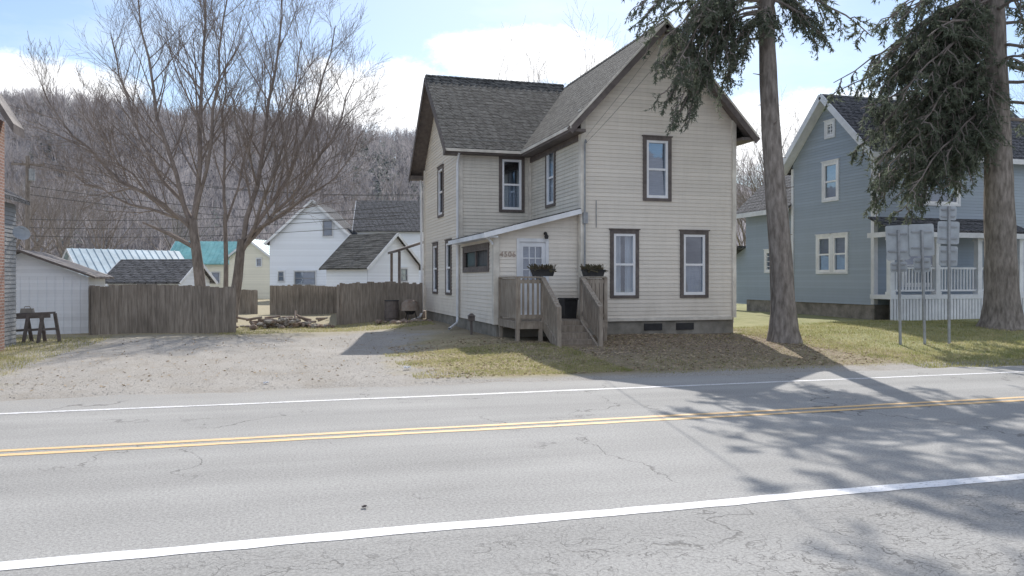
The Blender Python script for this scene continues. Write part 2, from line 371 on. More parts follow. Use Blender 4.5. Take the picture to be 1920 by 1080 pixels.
for i in range(5200):
    k=rr.uniform(-.75,-.05) if rr.random()<.86 else rr.uniform(-.05,.6); d=rr.uniform(112,306)
    if rr.random()<.25: d=rr.uniform(285,308)
    z=hillz(k,d); p=W(k*d,d,z-.3); h=rr.uniform(8,13); w=rr.uniform(2.0,3.4)
    lat=Vector((.96,-.28,0)); ever=rr.random()<(.22 if k>-.2 and k<-.1 else .03)
    if ever:
        for j in range(26):
            f=j/26; zz=h*(.15+.85*f); rad_=w*.75*(1-f)+.2; a=rr.uniform(0,6.28)
            c=p+Vector((0,0,zz)); o=Vector((math.cos(a),math.sin(a),-.35))*rad_; q=Vector((-o.y,o.x,0))*.45
            mb.add([c,c+o+q,c+o-q],[(0,1,2)],1)
        continue
    mb.add([p-lat*.13,p+lat*.13,p+Vector((0,0,h*.8))],[(0,1,2)],0)
    for j in range(13):
        zz=h*rr.uniform(.25,.7); a=rr.uniform(0,6.28); c=p+Vector((0,0,zz))
        o=Vector((math.cos(a),math.sin(a),0))*w*rr.uniform(.3,1)+Vector((0,0,h*rr.uniform(.15,.42)))
        q=Vector((-math.sin(a),math.cos(a),0))*rr.uniform(.04,.10)+lat*.04
        mb.add([c-q,c+q,c+o],[(0,1,2)],0)
        e=c+o*.55
        for _ in range(2):
            o2=Vector((rr.uniform(-1,1),rr.uniform(-1,1),rr.uniform(.5,1.6)))*1.1
            mb.add([e-lat*.045,e+lat*.045,e+o2],[(0,1,2)],0)
ob=build('hillside_woodland',mb,[mHillTree,mHillEver],recalc=False); ob['kind']='stuff'; tag(ob,'leafless grey brown woodland covering the hillside','woodland')
# ============================ MAIN HOUSE
H=thing('clapboard_house','two storey cream clapboard farmhouse with brown trim and mossy shingle roof','house',(9,25,.2))
F=PT(20.6); WG=PT(25.2); SD=PS(8.0); SG=PS(5.6); MF=PT(20.8)
wf=[(9.84,10.72,3.98,5.80),(8.84,9.71,1.24,3.15),(11.0,11.9,1.24,3.16)]
ww=[(6.9,7.77,3.97,5.80)]; ws=[(22.7,23.6,3.98,5.80)]
wg=[(27.75,28.75,4.0,5.82),(28.8,29.75,1.24,3.12),(26.4,27.35,1.24,3.12)]
wm=[(21.4,24.6,1.98,2.76)]
ri=1.09
mb=MB()
def gspan(z):
    x=max(0,(z-6.40)/ri); return (8.0+x,12.78-x)
clap(mb,F,.66,8.93,gspan,[hole(w) for w in wf])
build('wall',mb,mCream,H,recalc=False)
mb=MB()
clap(mb,SD,2.86,6.3,lambda z:(20.6,25.2),[hole(w) for w in ws])
clap(mb,WG,2.86,6.3,lambda z:(5.6,8.0),[hole(w) for w in ww])
build('wall',mb,mCreamMoss,H,recalc=False)
mb=MB()
def sspan(z):
    x=max(0,(z-6.28)/.875); return (25.2+x,31.6-x)
clap(mb,SG,.55,9.0,sspan,[hole(w) for w in wg])
clap(mb,SG,.55,3.12,lambda z:(20.8,25.2),[hole(w) for w in wm])
build('wall',mb,mCream,H,recalc=False)
mb=MB()
clap(mb,MF,.55,3.7,lambda z:(5.6+max(0,(z-3.08)/.25),8.0),[(6.23,7.07,.5,2.84)])
build('wall',mb,mCream,H,recalc=False)
mb=MB()
mb.box(12.74,12.78,20.65,31.6,.5,6.3); mb.box(5.65,12.78,31.56,31.6,.5,6.3)
mb.add([(5.65,31.6,6.3),(8,31.6,6.3),(12.78,31.6,6.3),(10.39,31.6,8.9)],[(0,1,2,3)])
build('wall',mb,mCream,H)
mb=MB(); mb.box(5.65,12.73,25.25,31.55,.5,.6); mb.box(8.05,12.73,20.65,25.25,.5,.6); mb.box(5.65,7.95,20.85,25.2,.5,.6)
mb.box(5.65,12.73,25.3,31.55,3.3,3.4); mb.box(8.05,12.73,20.7,25.3,3.3,3.4); mb.box(9,9.05,21,25,.6,6); mb.box(8.1,12.7,24,24.05,.6,6.0)
build('floor',mb,mInterior,H)
mb=MB()
mb.box(8.03,12.75,20.63,31.5,-.3,.66); mb.box(5.63,8.03,25.23,31.5,-.3,.55); mb.box(5.63,8.03,20.83,25.23,-.3,.55)
build('foundation',mb,mConc,H)
for x in (9.9,10.9):
    mb=MB(); mb.box(x,x+.55,20.60,20.628,.33,.52); build('vent',mb,mDark,H)
def one(name,mat,par,*boxes):
    for b in boxes:
        mb=MB(); mb.box(*b); build(name,mb,mat,par)
one('corner_board',mCreamTrim,H,(7.955,8.10,20.535,20.72,.66,6.45),(12.68,12.80,20.54,20.60,.66,6.4),(5.535,5.69,20.735,20.92,.55,3.06),(5.535,5.68,25.135,25.32,.55,6.1),(5.54,5.6,31.48,31.62,.55,6.1),(7.90,7.985,25.11,25.185,3.6,6.1))
one('sill_board',mCreamTrim,H,(8.1,12.68,20.555,20.60,.60,.69),(5.69,8.0,20.755,20.80,.47,.58))
mb=MB(); z0,zr=5.95,9.04
mb.slab([(7.55,20.2,z0),(10.39,20.2,zr),(10.39,32.0,zr),(7.55,32.0,z0)],.1)
mb.slab([(10.39,20.2,zr),(13.24,20.2,z0),(13.24,32.0,z0),(10.39,32.0,zr)],.1)
mb.slab([(5.04,24.8,z0),(10.25,24.8,z0),(10.25,28.4,9.1),(5.04,28.4,9.1)],.1)
mb.slab([(5.04,28.4,9.1),(10.25,28.4,9.1),(10.25,32.0,z0),(5.04,32.0,z0)],.1)
roof=build('roof',mb,mShing,H)
mb=MB()
for i in range(38):
    y=20.25+i*.21; mb.slab([(10.27,y,zr-.10),(10.39,y,zr+.035),(10.39,y+.2,zr+.02),(10.27,y+.2,zr-.115)],.02)
    mb.slab([(10.39,y,zr+.035),(10.51,y,zr-.10),(10.51,y+.2,zr-.115),(10.39,y+.2,zr+.02)],.02)
for i in range(25):
    x=5.06+i*.21; mb.slab([(x,28.28,9.0),(x+.2,28.28,9.0),(x+.2,28.4,9.12),(x,28.4,9.13)],.02)
build('ridge_cap',mb,mShing,roof)
mb=MB()
def rake(mb,a,b,w,h): mb.beam(a,b,w,h)
dz=-.19
rake(mb,(7.5,20.19,z0+dz),(10.39,20.19,zr+dz+.03),.03,.2); rake(mb,(10.39,20.19,zr+dz+.03),(13.29,20.19,z0+dz),.03,.2)
rake(mb,(5.03,24.75,z0+dz),(5.03,28.4,9.1+dz+.03),.03,.2); rake(mb,(5.03,28.4,9.1+dz+.03),(5.03,32.05,z0+dz),.03,.2)
mb.slab([(7.56,20.2,z0-.11),(10.39,20.2,zr-.11),(10.39,20.58,zr-.11),(7.56,20.58,z0-.11)],.03)
mb.slab([(10.39,20.2,zr-.11),(13.23,20.2,z0-.11),(13.23,20.58,z0-.11),(10.39,20.58,zr-.11)],.03)
mb.slab([(5.05,24.8,z0-.11),(5.58,24.8,z0-.11),(5.58,28.4,9.1-.11),(5.05,28.4,9.1-.11)],.03)
mb.slab([(5.05,28.4,9.1-.11),(5.58,28.4,9.1-.11),(5.58,32.0,z0-.11),(5.05,32.0,z0-.11)],.03)
mb.box(7.55,7.98,20.22,24.9,5.76,5.84); mb.box(5.06,8,24.82,25.18,5.78,5.85); mb.box(12.80,13.22,20.22,31.9,5.78,5.86); mb.box(5.05,5.57,24.85,25.2,5.74,5.9)
mb.box(5.05,5.57,31.6,32.0,5.74,5.9)
mb.box(7.935,7.965,20.73,25.1,5.6,5.76)
build('fascia',mb,mTrimB,roof)
mb=MB()
rake(mb,(7.5,20.17,z0-.06),(10.39,20.17,zr-.04),.02,.05); rake(mb,(10.39,20.17,zr-.04),(13.29,20.17,z0-.06),.02,.05)
rake(mb,(7.53,20.17,z0-.08),(7.53,24.8,z0-.08),.025,.09); rake(mb,(5.03,24.77,z0-.08),(7.55,24.77,z0-.08),.025,.09)
rake(mb,(13.27,20.2,z0-.1),(13.27,32,z0-.1),.1,.1)
build('gutter',mb,mCreamTrim,roof)
mb=MB(); mb.slab([(5.22,20.45,3.02),(7.93,20.45,3.72),(7.93,25.10,3.72),(5.22,25.10,3.02)],.06)
mr_=build('porch_roof',mb,mShing,H)
mb=MB(); mb.beam((5.2,20.44,2.93),(7.93,20.44,3.63),.03,.13); mb.beam((5.21,20.45,2.93),(5.21,25.10,2.93),.03,.12); mb.box(5.25,5.6,20.5,25.05,2.88,2.93)
mb.beam((5.6,20.60,3.03),(7.93,20.60,3.62),.27,.02)
build('gutter',mb,mTrimW,mr_)
for w,c in zip(wf,('blind','lace','half')): window(H,F,*w,mTrimB,mVinyl,curtain=c)
for w in ww: window(H,WG,*w,mTrimB,mVinyl,curtain='half')
for w in ws: window(H,SD,*w,mTrimB,mVinyl,curtain='lace')
for w in wg: window(H,SG,*w,mTrimB,mVinyl,curtain='half',glass=mGlassDusty)
for w in wm: window(H,SG,*w,mTrimB,mTrimB,tw=.10,kind='slide',curtain='brown',glass=mGlassDusty)
mb=MB(); D0,D1,dz0,dz1=6.19,7.10,.76,2.88
mb.pbox(MF,D0,D0+.08,dz0,dz1,-.05,.05); mb.pbox(MF,D1-.08,D1,dz0,dz1,-.05,.05); mb.pbox(MF,D0+.08,D1-.08,dz1-.09,dz1,-.05,.053)
mb.pbox(MF,D0+.08,D1-.08,dz0,dz0+.05,-.05,.06)
a,b=D0+.08,D1-.08
mb.pbox(MF,a,b,dz0+.05,1.72,-.045,.0); mb.pbox(MF,a,a+.11,1.72,2.79,-.045,.0); mb.pbox(MF,b-.11,b,1.72,2.79,-.045,.0); mb.pbox(MF,a+.11,b-.11,2.66,2.79,-.045,.0)
ga,gb,gc,gd=a+.11,b-.11,1.72,2.66
for i in (1,2):
    x=ga+(gb-ga)*i/3; mb.pbox(MF,x-.012,x+.012,gc,gd,-.03,-.004); zz=gc+(gd-gc)*i/3; mb.pbox(MF,ga,gb,zz-.012,zz+.012,-.032,-.006)
for (x0,x1) in ((a+.09,(a+b)/2-.04),((a+b)/2+.04,b-.09)): mb.pbox(MF,x0,x1,.98,1.55,0,.012)
door=build('door',mb,mDoor,H)
mb=MB(); mb.add([MF(ga,gc,-.02),MF(gb,gc,-.02),MF(gb,gd,-.02),MF(ga,gd,-.02)],[(0,1,2,3)]); build('pane',mb,mGlass,door)
mb=MB(); mb.pbox(MF,ga,gb,gc,gd,-.12,-.11); build('curtain',mb,mCurtainDim,door)
mb=MB(); c=Vector((b-.06,20.74,1.62)); mb.tube([c+Vector((0,.06,0)),c+Vector((0,.02,0)),c,c-Vector((0,.03,0))],[.02,.02,.035,.025],10,cap=True); build('handle',mb,mMetal,door)
mb=MB(); c=Vector((7.0,20.75,3.02)); mb.tube([c,c+Vector((0,-.05,0)),c+Vector((0,-.08,-.02)),c+Vector((0,-.1,-.08)),c+Vector((0,-.1,-.15))],[.05,.04,.03,.06,.045],10,cap=True); build('wall_lamp',mb,mDark,H)
cu=bpy.data.curves.new('house_number','FONT'); cu.body='4506'; cu.size=.2; cu.extrude=.006; cu.align_x='CENTER'; cu.space_character=1.15
to=bpy.data.objects.new('tmp',cu); COL.objects.link(to); dg=bpy.context.evaluated_depsgraph_get(); dg.update()
me=bpy.data.meshes.new_from_object(to.evaluated_get(dg)); bpy.data.objects.remove(to)
me.materials.clear(); me.materials.append(mNum); ho=bpy.data.objects.new('house_number',me); COL.objects.link(ho); ho.parent=H
ho.rotation_euler=(rad(90),0,0); ho.location=Vector((5.94,20.765,2.38))-Vector((9,25,.2))
V=Vector
for P_,r_ in (([(5.5,24.85,5.8),(5.5,25.0,5.6),(5.49,25.06,5.5),(5.49,25.06,.55),(5.42,24.8,.4),(5.0,24.0,.26)],.04),([(5.45,31.7,5.8),(5.5,31.65,.5),(5.3,31.0,.3),(4.7,29.5,.24)],.05),([(5.3,20.6,2.9),(5.48,20.7,2.75),(5.5,20.7,2.7)],.03)):
    mb=MB(); mb.tube([V(q) for q in P_],[r_]*len(P_),6); build('downspout',mb,mTrimW,H)
mb=MB(); mb.tube([V((8.06,20.40,5.5)),V((8.06,20.44,5.58)),V((8.06,20.50,5.5)),V((8.06,20.50,1.9))],[.025]*4,6); mb.box(8.0,8.13,20.44,20.53,3.3,3.6)
build('electric_conduit',mb,mGalv,H)
mb=MB(); mb.tube([V((8.42,20.56,3.95)),V((8.42,20.56,3.2))],[.012]*2,5); build('cable_clip',mb,mGalv,H)
mb=MB(); mb.slab([(4.5,32.0,2.95),(5.7,32.0,3.35),(5.7,34.5,3.35),(4.5,34.5,2.95)],.1); mb.beam((4.65,32.1,.2),(4.65,32.1,2.9),.1,.1); mb.beam((4.65,34.4,.2),(4.65,34.4,2.9),.1,.1); mb.box(4.6,5.7,32.0,34.5,.1,.5)
build('side_porch',mb,[mTrimB],H)
# ------------------- deck with stairs
mb=MB(); X0,X1,T0=5.65,8.1,19.0; DZ=.72
n=17
for i in range(n):
    x=X0+(X1-X0)*i/n
    y1=20.74 if x<7.95 else 20.54
    mb.box(x+.004,x+(X1-X0)/n-.004,T0,y1,DZ-.035,DZ)
mb.box(X0,X1,T0+.01,T0+.05,DZ-.19,DZ-.037); mb.box(X0+.01,X0+.05,T0+.05,20.73,DZ-.19,DZ-.037); mb.box(X1-.05,X1-.01,T0+.05,20.54,DZ-.19,DZ-.037)
for x,y in ((5.7,19.06),(6.3,19.06),(7.42,19.06),(8.04,19.06),(5.7,20.6)): mb.box(x-.045,x+.045,y-.045,y+.045,-.1,DZ-.19)
deck=build('porch_deck',mb,mWood,H)
def railing(name,a,b,solid=False,h=1.1,mat=None):
    mb=MB(); a=V(a);b=V(b); L=(b-a).length; d=(b-a)/L
    mb.beam(a+V((0,0,h)),b+V((0,0,h)),.11,.04); mb.beam(a+V((0,0,h-.11)),b+V((0,0,h-.11)),.035,.09); mb.beam(a+V((0,0,.12)),b+V((0,0,.12)),.035,.09)
    st=.105 if solid else .125; k=int(L/st); w=.092 if solid else .05
    for i in range(1,k):
        p=a+d*L*i/k; mb.beam(p+V((0,0,.06)),p+V((0,0,h-.03)),w,.03) if abs(d.x)>.5 else mb.beam(p+V((0,0,.06)),p+V((0,0,h-.03)),.03,w)
    for p in (a,b): mb.box(p.x-.045,p.x+.045,p.y-.045,p.y+.045,p.z-.05,p.z+h+.0)
    return build(name,mb,mat or mWood,deck)
railing('railing',(5.7,20.65,DZ),(5.7,19.06,DZ),True)
railing('railing',(5.72,19.05,DZ),(6.36,19.05,DZ))
railing('railing',(7.40,19.05,DZ),(8.05,19.05,DZ),True)
railing('railing',(8.05,19.1,DZ),(8.05,20.45,DZ),True)
mb=MB(); ns=4; zb=.10
for i in range(ns):
    z=DZ-(DZ-zb)*(i+1)/(ns+.0)*.98; y=T0-.27*(i+1)
    mb.box(6.38,7.36,y-.02,y+.29,z,z+.04); mb.box(6.40,7.34,y+.255,y+.275,z+.04,z+.155)
for x in (6.39,7.35): mb.beam((x,T0+.02,DZ-.1),(x,T0-1.15,zb-.05),.05,.24)
stairs=build('stairs',mb,mWood,deck)
for x in (6.34,7.40):
    mb=MB(); a=V((x,T0-.02,DZ)); b=V((x,T0-1.2,.12))
    mb.beam(a+V((0,0,1.08)),b+V((0,0,.98)),.12,.045); mb.beam(a+V((0,0,.98)),b+V((0,0,.88)),.035,.1); mb.beam(a+V((0,0,.2)),b+V((0,0,.2)),.035,.1)
    for i in range(1,11):
        p=a+(b-a)*i/11; mb.beam(p+V((0,0,.15)),p+V((0,0,1.02)),.03,.075)
    mb.box(x-.05,x+.05,b.y-.05,b.y+.05,-.05,1.12)
    build('railing',mb,mWood,deck)
def planter(cx,cy):
    b=(cx,cy,1.845); P=thing('flower_planter','dark planter box with dried flowers on the deck rail','planter',b,'planters on the deck rail')
    mb=MB(); w,d,h=.29,.1,.15
    mb.hexa([(cx-w*.85,cy-d*.8,1.845),(cx+w*.85,cy-d*.8,1.845),(cx+w*.85,cy+d*.8,1.845),(cx-w*.85,cy+d*.8,1.845),(cx-w,cy-d,1.845+h),(cx+w,cy-d,1.845+h),(cx+w,cy+d,1.845+h),(cx-w,cy+d,1.845+h)])
    mb.box(cx-w-.015,cx+w+.015,cy-d-.015,cy+d+.015,1.845+h,1.845+h+.02)
    build('box',mb,mDark,P)
    mb=MB()
    for i in range(260):
        p=V((cx+R.uniform(-w,w)*.95,cy+R.uniform(-d,d),2.0)); q=p+V((R.uniform(-.13,.13),R.uniform(-.12,.1),R.uniform(-.06,.16))); e=V((.012,.0,.01))
        mb.add([p-e,p+e,q+e,q-e],[(0,1,2,3)])
    build('plants',mb,mDeadPlant,P,recalc=False)
planter(6.36,19.05); planter(7.72,19.05)
P=thing('storage_crate','small black crate standing on the deck beside the door','crate',(7.45,20.2,DZ))
mb=MB(); mb.hexa([(7.3,20.0,DZ+.003),(7.62,20.0,DZ+.003),(7.62,20.4,DZ+.003),(7.3,20.4,DZ+.003),(7.27,19.97,DZ+.5),(7.65,19.97,DZ+.5),(7.65,20.43,DZ+.5),(7.27,20.43,DZ+.5)]); build('body',mb,mDark,P)
mb=MB(); mb.box(7.25,7.67,19.95,20.45,DZ+.505,DZ+.55); build('lid',mb,mDark,P)
g=gz(5.2,22.0); P=thing('marker_post','short dark wooden marker post with a small cap by the porch','post',(5.2,21.9,g))
mb=MB(); mb.box(5.17,5.23,21.87,21.93,g-.1,g+.38); build('post',mb,mTrimB,P)
mb=MB(); mb.box(5.11,5.29,21.85,21.95,g+.38,g+.52); mb.hexa([(5.09,21.82,g+.52),(5.31,21.82,g+.52),(5.31,21.98,g+.52),(5.09,21.98,g+.52),(5.17,21.89,g+.6),(5.23,21.89,g+.6),(5.23,21.91,g+.6),(5.17,21.91,g+.6)]); build('cap',mb,mTrimB,P)
# ============================ BLUE HOUSE
B=thing('blue_house','blue grey clapboard gabled house with white trim and front porch','house',(23,25,.3))
BS=PS(19.9); BF=PT(23.2)
bw=[(25.2,25.8,7.08,7.75),(25.0,25.95,4.7,6.22),(24.5,26.3,1.98,3.47)]
mb=MB()
clap(mb,BS,.88,8.4,lambda z:(23.2+max(0,(z-6.35)*.96),27.8-max(0,(z-6.35)*.96)),[hole(w,.09) for w in bw])
clap(mb,BF,.88,6.3,lambda z:(19.9,28),[(22,23.6,4.4,6.0),(21.05,22.55,1.55,3.0)])
build('wall',mb,mBlue,B,recalc=False)
mb=MB(); mb.box(19.95,27.9,27.7,27.78,.5,6.3); mb.box(27.9,27.98,23.3,27.8,.5,6.3); mb.box(19.95,27.9,23.3,27.7,.7,.8); mb.box(20.0,27.9,23.3,27.7,3.9,4.0); mb.box(20.9,21.0,23.4,27.6,.8,8); build('wall',mb,mInterior,B)
mb=MB(); mb.box(19.93,28,23.23,27.75,-.2,.9); mb.box(20.15,24,27.75,31.5,-.2,.9); build('foundation',mb,mStone,B)
mb=MB(); rzb=8.72
mb.slab([(19.45,22.8,6.15),(28.4,22.8,6.15),(28.4,25.5,rzb),(19.45,25.5,rzb)],.12); mb.slab([(19.45,25.5,rzb),(28.4,25.5,rzb),(28.4,28.2,6.15),(19.45,28.2,6.15)],.12)
mb.slab([(19.7,27.8,4.72),(22.1,27.8,6.9),(22.1,31.9,6.9),(19.7,31.9,4.72)],.1); mb.slab([(22.1,27.8,6.9),(24.5,27.8,4.72),(24.5,31.9,4.72),(22.1,31.9,6.9)],.1)
mb.slab([(19.6,22.0,3.45),(25.6,22.0,3.45),(25.6,23.15,3.95),(19.6,23.15,3.95)],.08)
mb.slab([(20.0,31.95,3.3),(23,31.95,3.3),(23,34,2.5),(20.0,34,2.5)],.08)
broof=build('roof',mb,mShing2,B)
mb=MB(); mb.beam((19.44,22.76,6.0),(19.44,25.5,rzb-.1),.04,.22); mb.beam((19.44,25.5,rzb-.1),(19.44,28.24,6.0),.04,.22)
mb.slab([(19.46,22.8,6.02),(19.88,22.8,6.02),(19.88,25.5,rzb-.13),(19.46,25.5,rzb-.13)],.03); mb.slab([(19.46,25.5,rzb-.13),(19.88,25.5,rzb-.13),(19.88,28.2,6.02),(19.46,28.2,6.02)],.03)
mb.beam((19.45,22.78,6.05),(28.4,22.78,6.05),.04,.18); build('rake_board',mb,mTrimW,broof)
one('eave_board',mTrimW,broof,(19.67,19.71,27.8,31.9,4.5,4.7),(19.59,25.6,21.98,22.02,3.2,3.37),(19.56,19.58,22.0,23.15,3.2,3.37))
one('corner_board',mTrimW,B,(19.84,20.0,23.14,23.3,.9,6.1),(19.84,19.9,27.7,27.82,.9,6.2))
mb=MB(); clap(mb,PS(20.12),.88,4.66,lambda z:(27.85,31.5),[(29.3,30.0,2.1,3.0)]); clap(mb,PS(20.4),.66,3.2,lambda z:(31.5,33.7),[]); mb.box(20.2,24,31.45,31.5,.5,4.6); build('wall',mb,mBlue,B,recalc=False)
window(B,BS,*bw[0],mTrimW,mVinyl,tw=.09,kind='grid'); window(B,BS,*bw[1],mTrimW,mVinyl,tw=.09,kind='hung',curtain='blind')
window(B,BS,24.5,25.4,1.98,3.47,mTrimW,mVinyl,tw=.09,curtain='blind'); window(B,BS,25.4,26.3,1.98,3.47,mTrimW,mVinyl,tw=.09,curtain='blind')
window(B,PS(20.12),29.25,30.05,2.05,3.05,mTrimW,mVinyl,tw=.08,kind='grid'); window(B,BF,22,23.6,4.4,6.0,mTrimW,mVinyl,tw=.09,curtain='blind'); window(B,BF,21.0,22.6,1.5,3.05,mTrimW,mVinyl,tw=.09,curtain='blind')
mb=MB(); mb.box(19.7,25.5,22.2,23.18,1.1,1.25)
bp=build('porch',mb,mTrimW,B)
for x in (19.8,21.7,23.5,25.35):
    mb=MB(); mb.box(x-.09,x+.09,22.22,22.40,1.25,3.2); mb.box(x-.12,x+.12,22.2,22.43,1.25,1.35); mb.box(x-.12,x+.12,22.2,22.43,3.1,3.2); build('column',mb,mTrimW,bp)
for x0,x1 in ((19.9,21.6),(21.8,23.4),(23.6,25.25)):
    mb=MB(); mb.box(x0,x1,22.28,22.34,2.12,2.19); mb.box(x0,x1,22.28,22.34,1.36,1.42)
    k=int((x1-x0)/.13)
    for i in range(1,k): x=x0+(x1-x0)*i/k; mb.box(x-.022,x+.022,22.29,22.33,1.42,2.12)
    build('railing',mb,mTrimW,bp)
mb=MB()
for i in range(44): x=19.72+i*.132; mb.box(x,x+.10,22.22,22.25,.3,1.1)
mb.box(19.7,25.5,22.26,22.28,.3,1.09,1)
build('skirting',mb,[mTrimW,mDark],bp)
# ============================ generic neighbouring houses
def bg_house(name,label,cx,cy,rot,L,Wd,zw,zr,wall,roofm,wins=(),over=.35,cat='house',zb=-.11,winmat=None):
    H_=thing(name,label,cat,(cx,cy,0)); c,s=math.cos(rad(rot)),math.sin(rad(rot))
    T=lambda x,y,z:(cx+c*x-s*y,cy+s*x+c*y,z); hl,hw=L/2,Wd/2
    pls={'front':lambda u,z,o:T(u,-hw-o,z),'back':lambda u,z,o:T(-u,hw+o,z),'left':lambda u,z,o:T(-hl-o,-u,z),'right':lambda u,z,o:T(hl+o,u,z)}
    sl=(zr-zw)/hw
    mb=MB()
    for k,pl in pls.items():
        if k in('front','back'): clap(mb,pl,zb,zw,lambda z:(-hl,hl))
        else: clap(mb,pl,zb,zr-.05,lambda z:(-hw+max(0,(z-zw)/sl),hw-max(0,(z-zw)/sl)))
    build('wall',mb,wall,H_,recalc=False)
    mb=MB(); e=over; ze=zw-e*sl+.1; zR=zr+.1
    for sg in (-1,1):
        mb.slab([T(-hl-e,sg*(hw+e),ze),T(hl+e,sg*(hw+e),ze),T(hl+e,0,zR),T(-hl-e,0,zR)],.1)
    r=build('roof',mb,roofm,H_)
    for x in(-hl-e-.02,hl+e+.02):
        mb=MB()
        for sg in(-1,1): mb.beam(T(x,sg*(hw+e),ze-.1),T(x,0,zR-.1),.04,.18)
        build('rake_board',mb,mTrimW,r)
    if roofm in(mTeal,mPaleRoof):
        mb=MB(); k=int(L/.5)
        for i in range(k+1):
            x=-hl+L*i/k
            for sg in(-1,1): mb.beam(T(x,sg*(hw+e),ze+.02),T(x,0,zR+.02),.05,.05)
        build('seam',mb,roofm,r)
    for wi in wins:
        fc,u,z,w,h=wi
        mb=MB(); mb.pbox(pls[fc],u-w/2+.05,u+w/2-.05,z+.05,z+h-.05,-.01,.026); build('window_recess',mb,mCurtainDim,H_)
        pl2=(lambda pl:(lambda u,z,o:pl(u,z,o+.06)))(pls[fc])
        window(H_,pl2,u-w/2,u+w/2,z,z+h,winmat or mTrimW,mGalv,tw=.07,curtain=None)
    return H_,T,pls
def at(px,d): return W((px-960)/1500*d,d)
p=at(235,62); bg_house('metal_roof_house','low white house with pale blue ribbed metal roof',p.x,p.y,28,7.5,6.0,2.1,4.0,mWhiteWall,mPaleRoof,[('left',0,.9,.8,1)])
p=at(300,50); bg_house('outbuilding','low white outbuilding with dark shingle roof',p.x,p.y,-25,4.6,3.6,1.75,2.95,mWhiteWall,mShing2,[],cat='outbuilding')
p=at(405,88); bg_house('teal_roof_house','cottage with teal metal roof beyond the fence',p.x,p.y,-12,8,7,3.6,5.9,mCreamFar,mTeal,[('front',1,1.4,.9,1.2)])
p=at(500,78); bg_house('yellow_cottage','pale yellow gabled cottage with teal roof',p.x,p.y,62,6,4.4,3.9,5.5,mCreamFar,mTeal,[('left',.9,3.0,.6,.8),('left',-1.1,1.7,.6,1.0)])
p=at(605,68); Hh,Tt,Pl=bg_house('white_farmhouse','tall white farmhouse with steep gable and side wing',p.x,p.y,76,8,6.8,4.9,8.1,mWhiteWall,mShing2,[('left',-2.5,1.6,.6,.9),('left',-.6,1.3,1.8,1.2),('left',1.2,5.2,.9,1.4)])
p=at(752,70); bg_house('white_rear_house','white house with broad dark shingle roof',p.x,p.y,-10,7,7,6.0,8.6,mWhiteWall,mShing2,[('front',-1,3.8,.8,1.2)])
p=at(700,56); bg_house('white_garage','white gabled garage with dark weathered roof',p.x,p.y,-52,4.0,5.0,2.75,4.9,mWhiteWall,mShing,[('right',.9,1.6,.8,1.0)],cat='garage')
g=thing('garden_shed','white panelled garden shed with low dark roof','shed',(-7.7,30,0)); mb=MB()
mb.box(-9.5,-5.95,28.9,31.5,-.1,1.85); mb.add([(-9.5,28.9,1.85),(-5.95,28.9,1.85),(-7.9,28.9,2.62)],[(0,1,2)])
for i in range(15): x=-9.4+i*.245; mb.box(x,x+.02,28.885,28.9,-.05,1.85)
build('wall',mb,mWhiteWall,g)
mb=MB(); mb.slab([(-9.8,28.6,1.78),(-7.9,28.6,2.72),(-7.9,31.8,2.72),(-9.8,31.8,1.78)],.07); mb.slab([(-7.9,28.6,2.72),(-5.7,28.6,1.86),(-5.7,31.8,1.86),(-7.9,31.8,2.72)],.07); build('roof',mb,mTrimB,g)
# brick house at the edge of the lot
g=thing('brick_house','red brick house with brown gable and grey sided lean-to','house',(-9,22,0)); mb=MB()
mb.box(-14,-6.42,21.8,22.2,-.1,5.6); mb.add([(-14,21.8,5.6),(-6.42,21.8,5.6),(-10.2,21.8,12)],[(0,1,2)]); build('wall',mb,mBrick,g)
mb=MB(); mb.slab([(-14.4,21.45,5.4),(-10.2,21.45,12.5),(-10.2,22.3,12.5),(-14.4,22.3,5.4)],.22); mb.slab([(-10.2,21.45,12.5),(-6.02,21.45,5.45),(-6.02,22.3,5.45),(-10.2,22.3,12.5)],.22); r=build('roof',mb,mTrimB,g)
mb=MB(); clap(mb,lambda u,z,o:(-6.68+o,u,z),0,3.74,lambda z:(22.2,24.0)); mb.box(-12,-6.72,23.95,24.0,0,3.7); build('wall',mb,mGreySide,g,recalc=False)
mb=MB(); mb.slab([(-10,22.21,6.0),(-6.42,22.21,3.85),(-6.42,24.3,3.85),(-10,24.3,6.0)],.1); build('roof',mb,mShing2,g)
mb=MB()
c=V((-6.42,23.5,2.95)); n=14; ax=V((.5,-.75,.45)).normalized(); ux=ax.cross(V((0,0,1))).normalized(); uy=ax.cross(ux)
o=len(mb.v); mb.v.append(tuple(c))
for r_,h_ in ((.08,.01),(.15,.025),(.21,.05)):
    for k in range(n): a=6.283*k/n; q=c+(ux*math.cos(a)+uy*math.sin(a))*r_+ax*h_; mb.v.append(tuple(q))
for k in range(n): mb.f.append((o,o+1+k,o+1+(k+1)%n)); mb.m.append(0)
for j in range(2):
    for k in range(n): mb.f.append((o+1+j*n+k,o+1+j*n+(k+1)%n,o+1+(j+1)*n+(k+1)%n,o+1+(j+1)*n+k)); mb.m.append(0)
mb.tube([c,c-ax*.12,V((-6.68,23.5,2.7))],[.02]*3,5); mb.tube([c-uy*.18,c+ax*.25],[.01]*2,4)
build('satellite_dish',mb,mMetal,g)
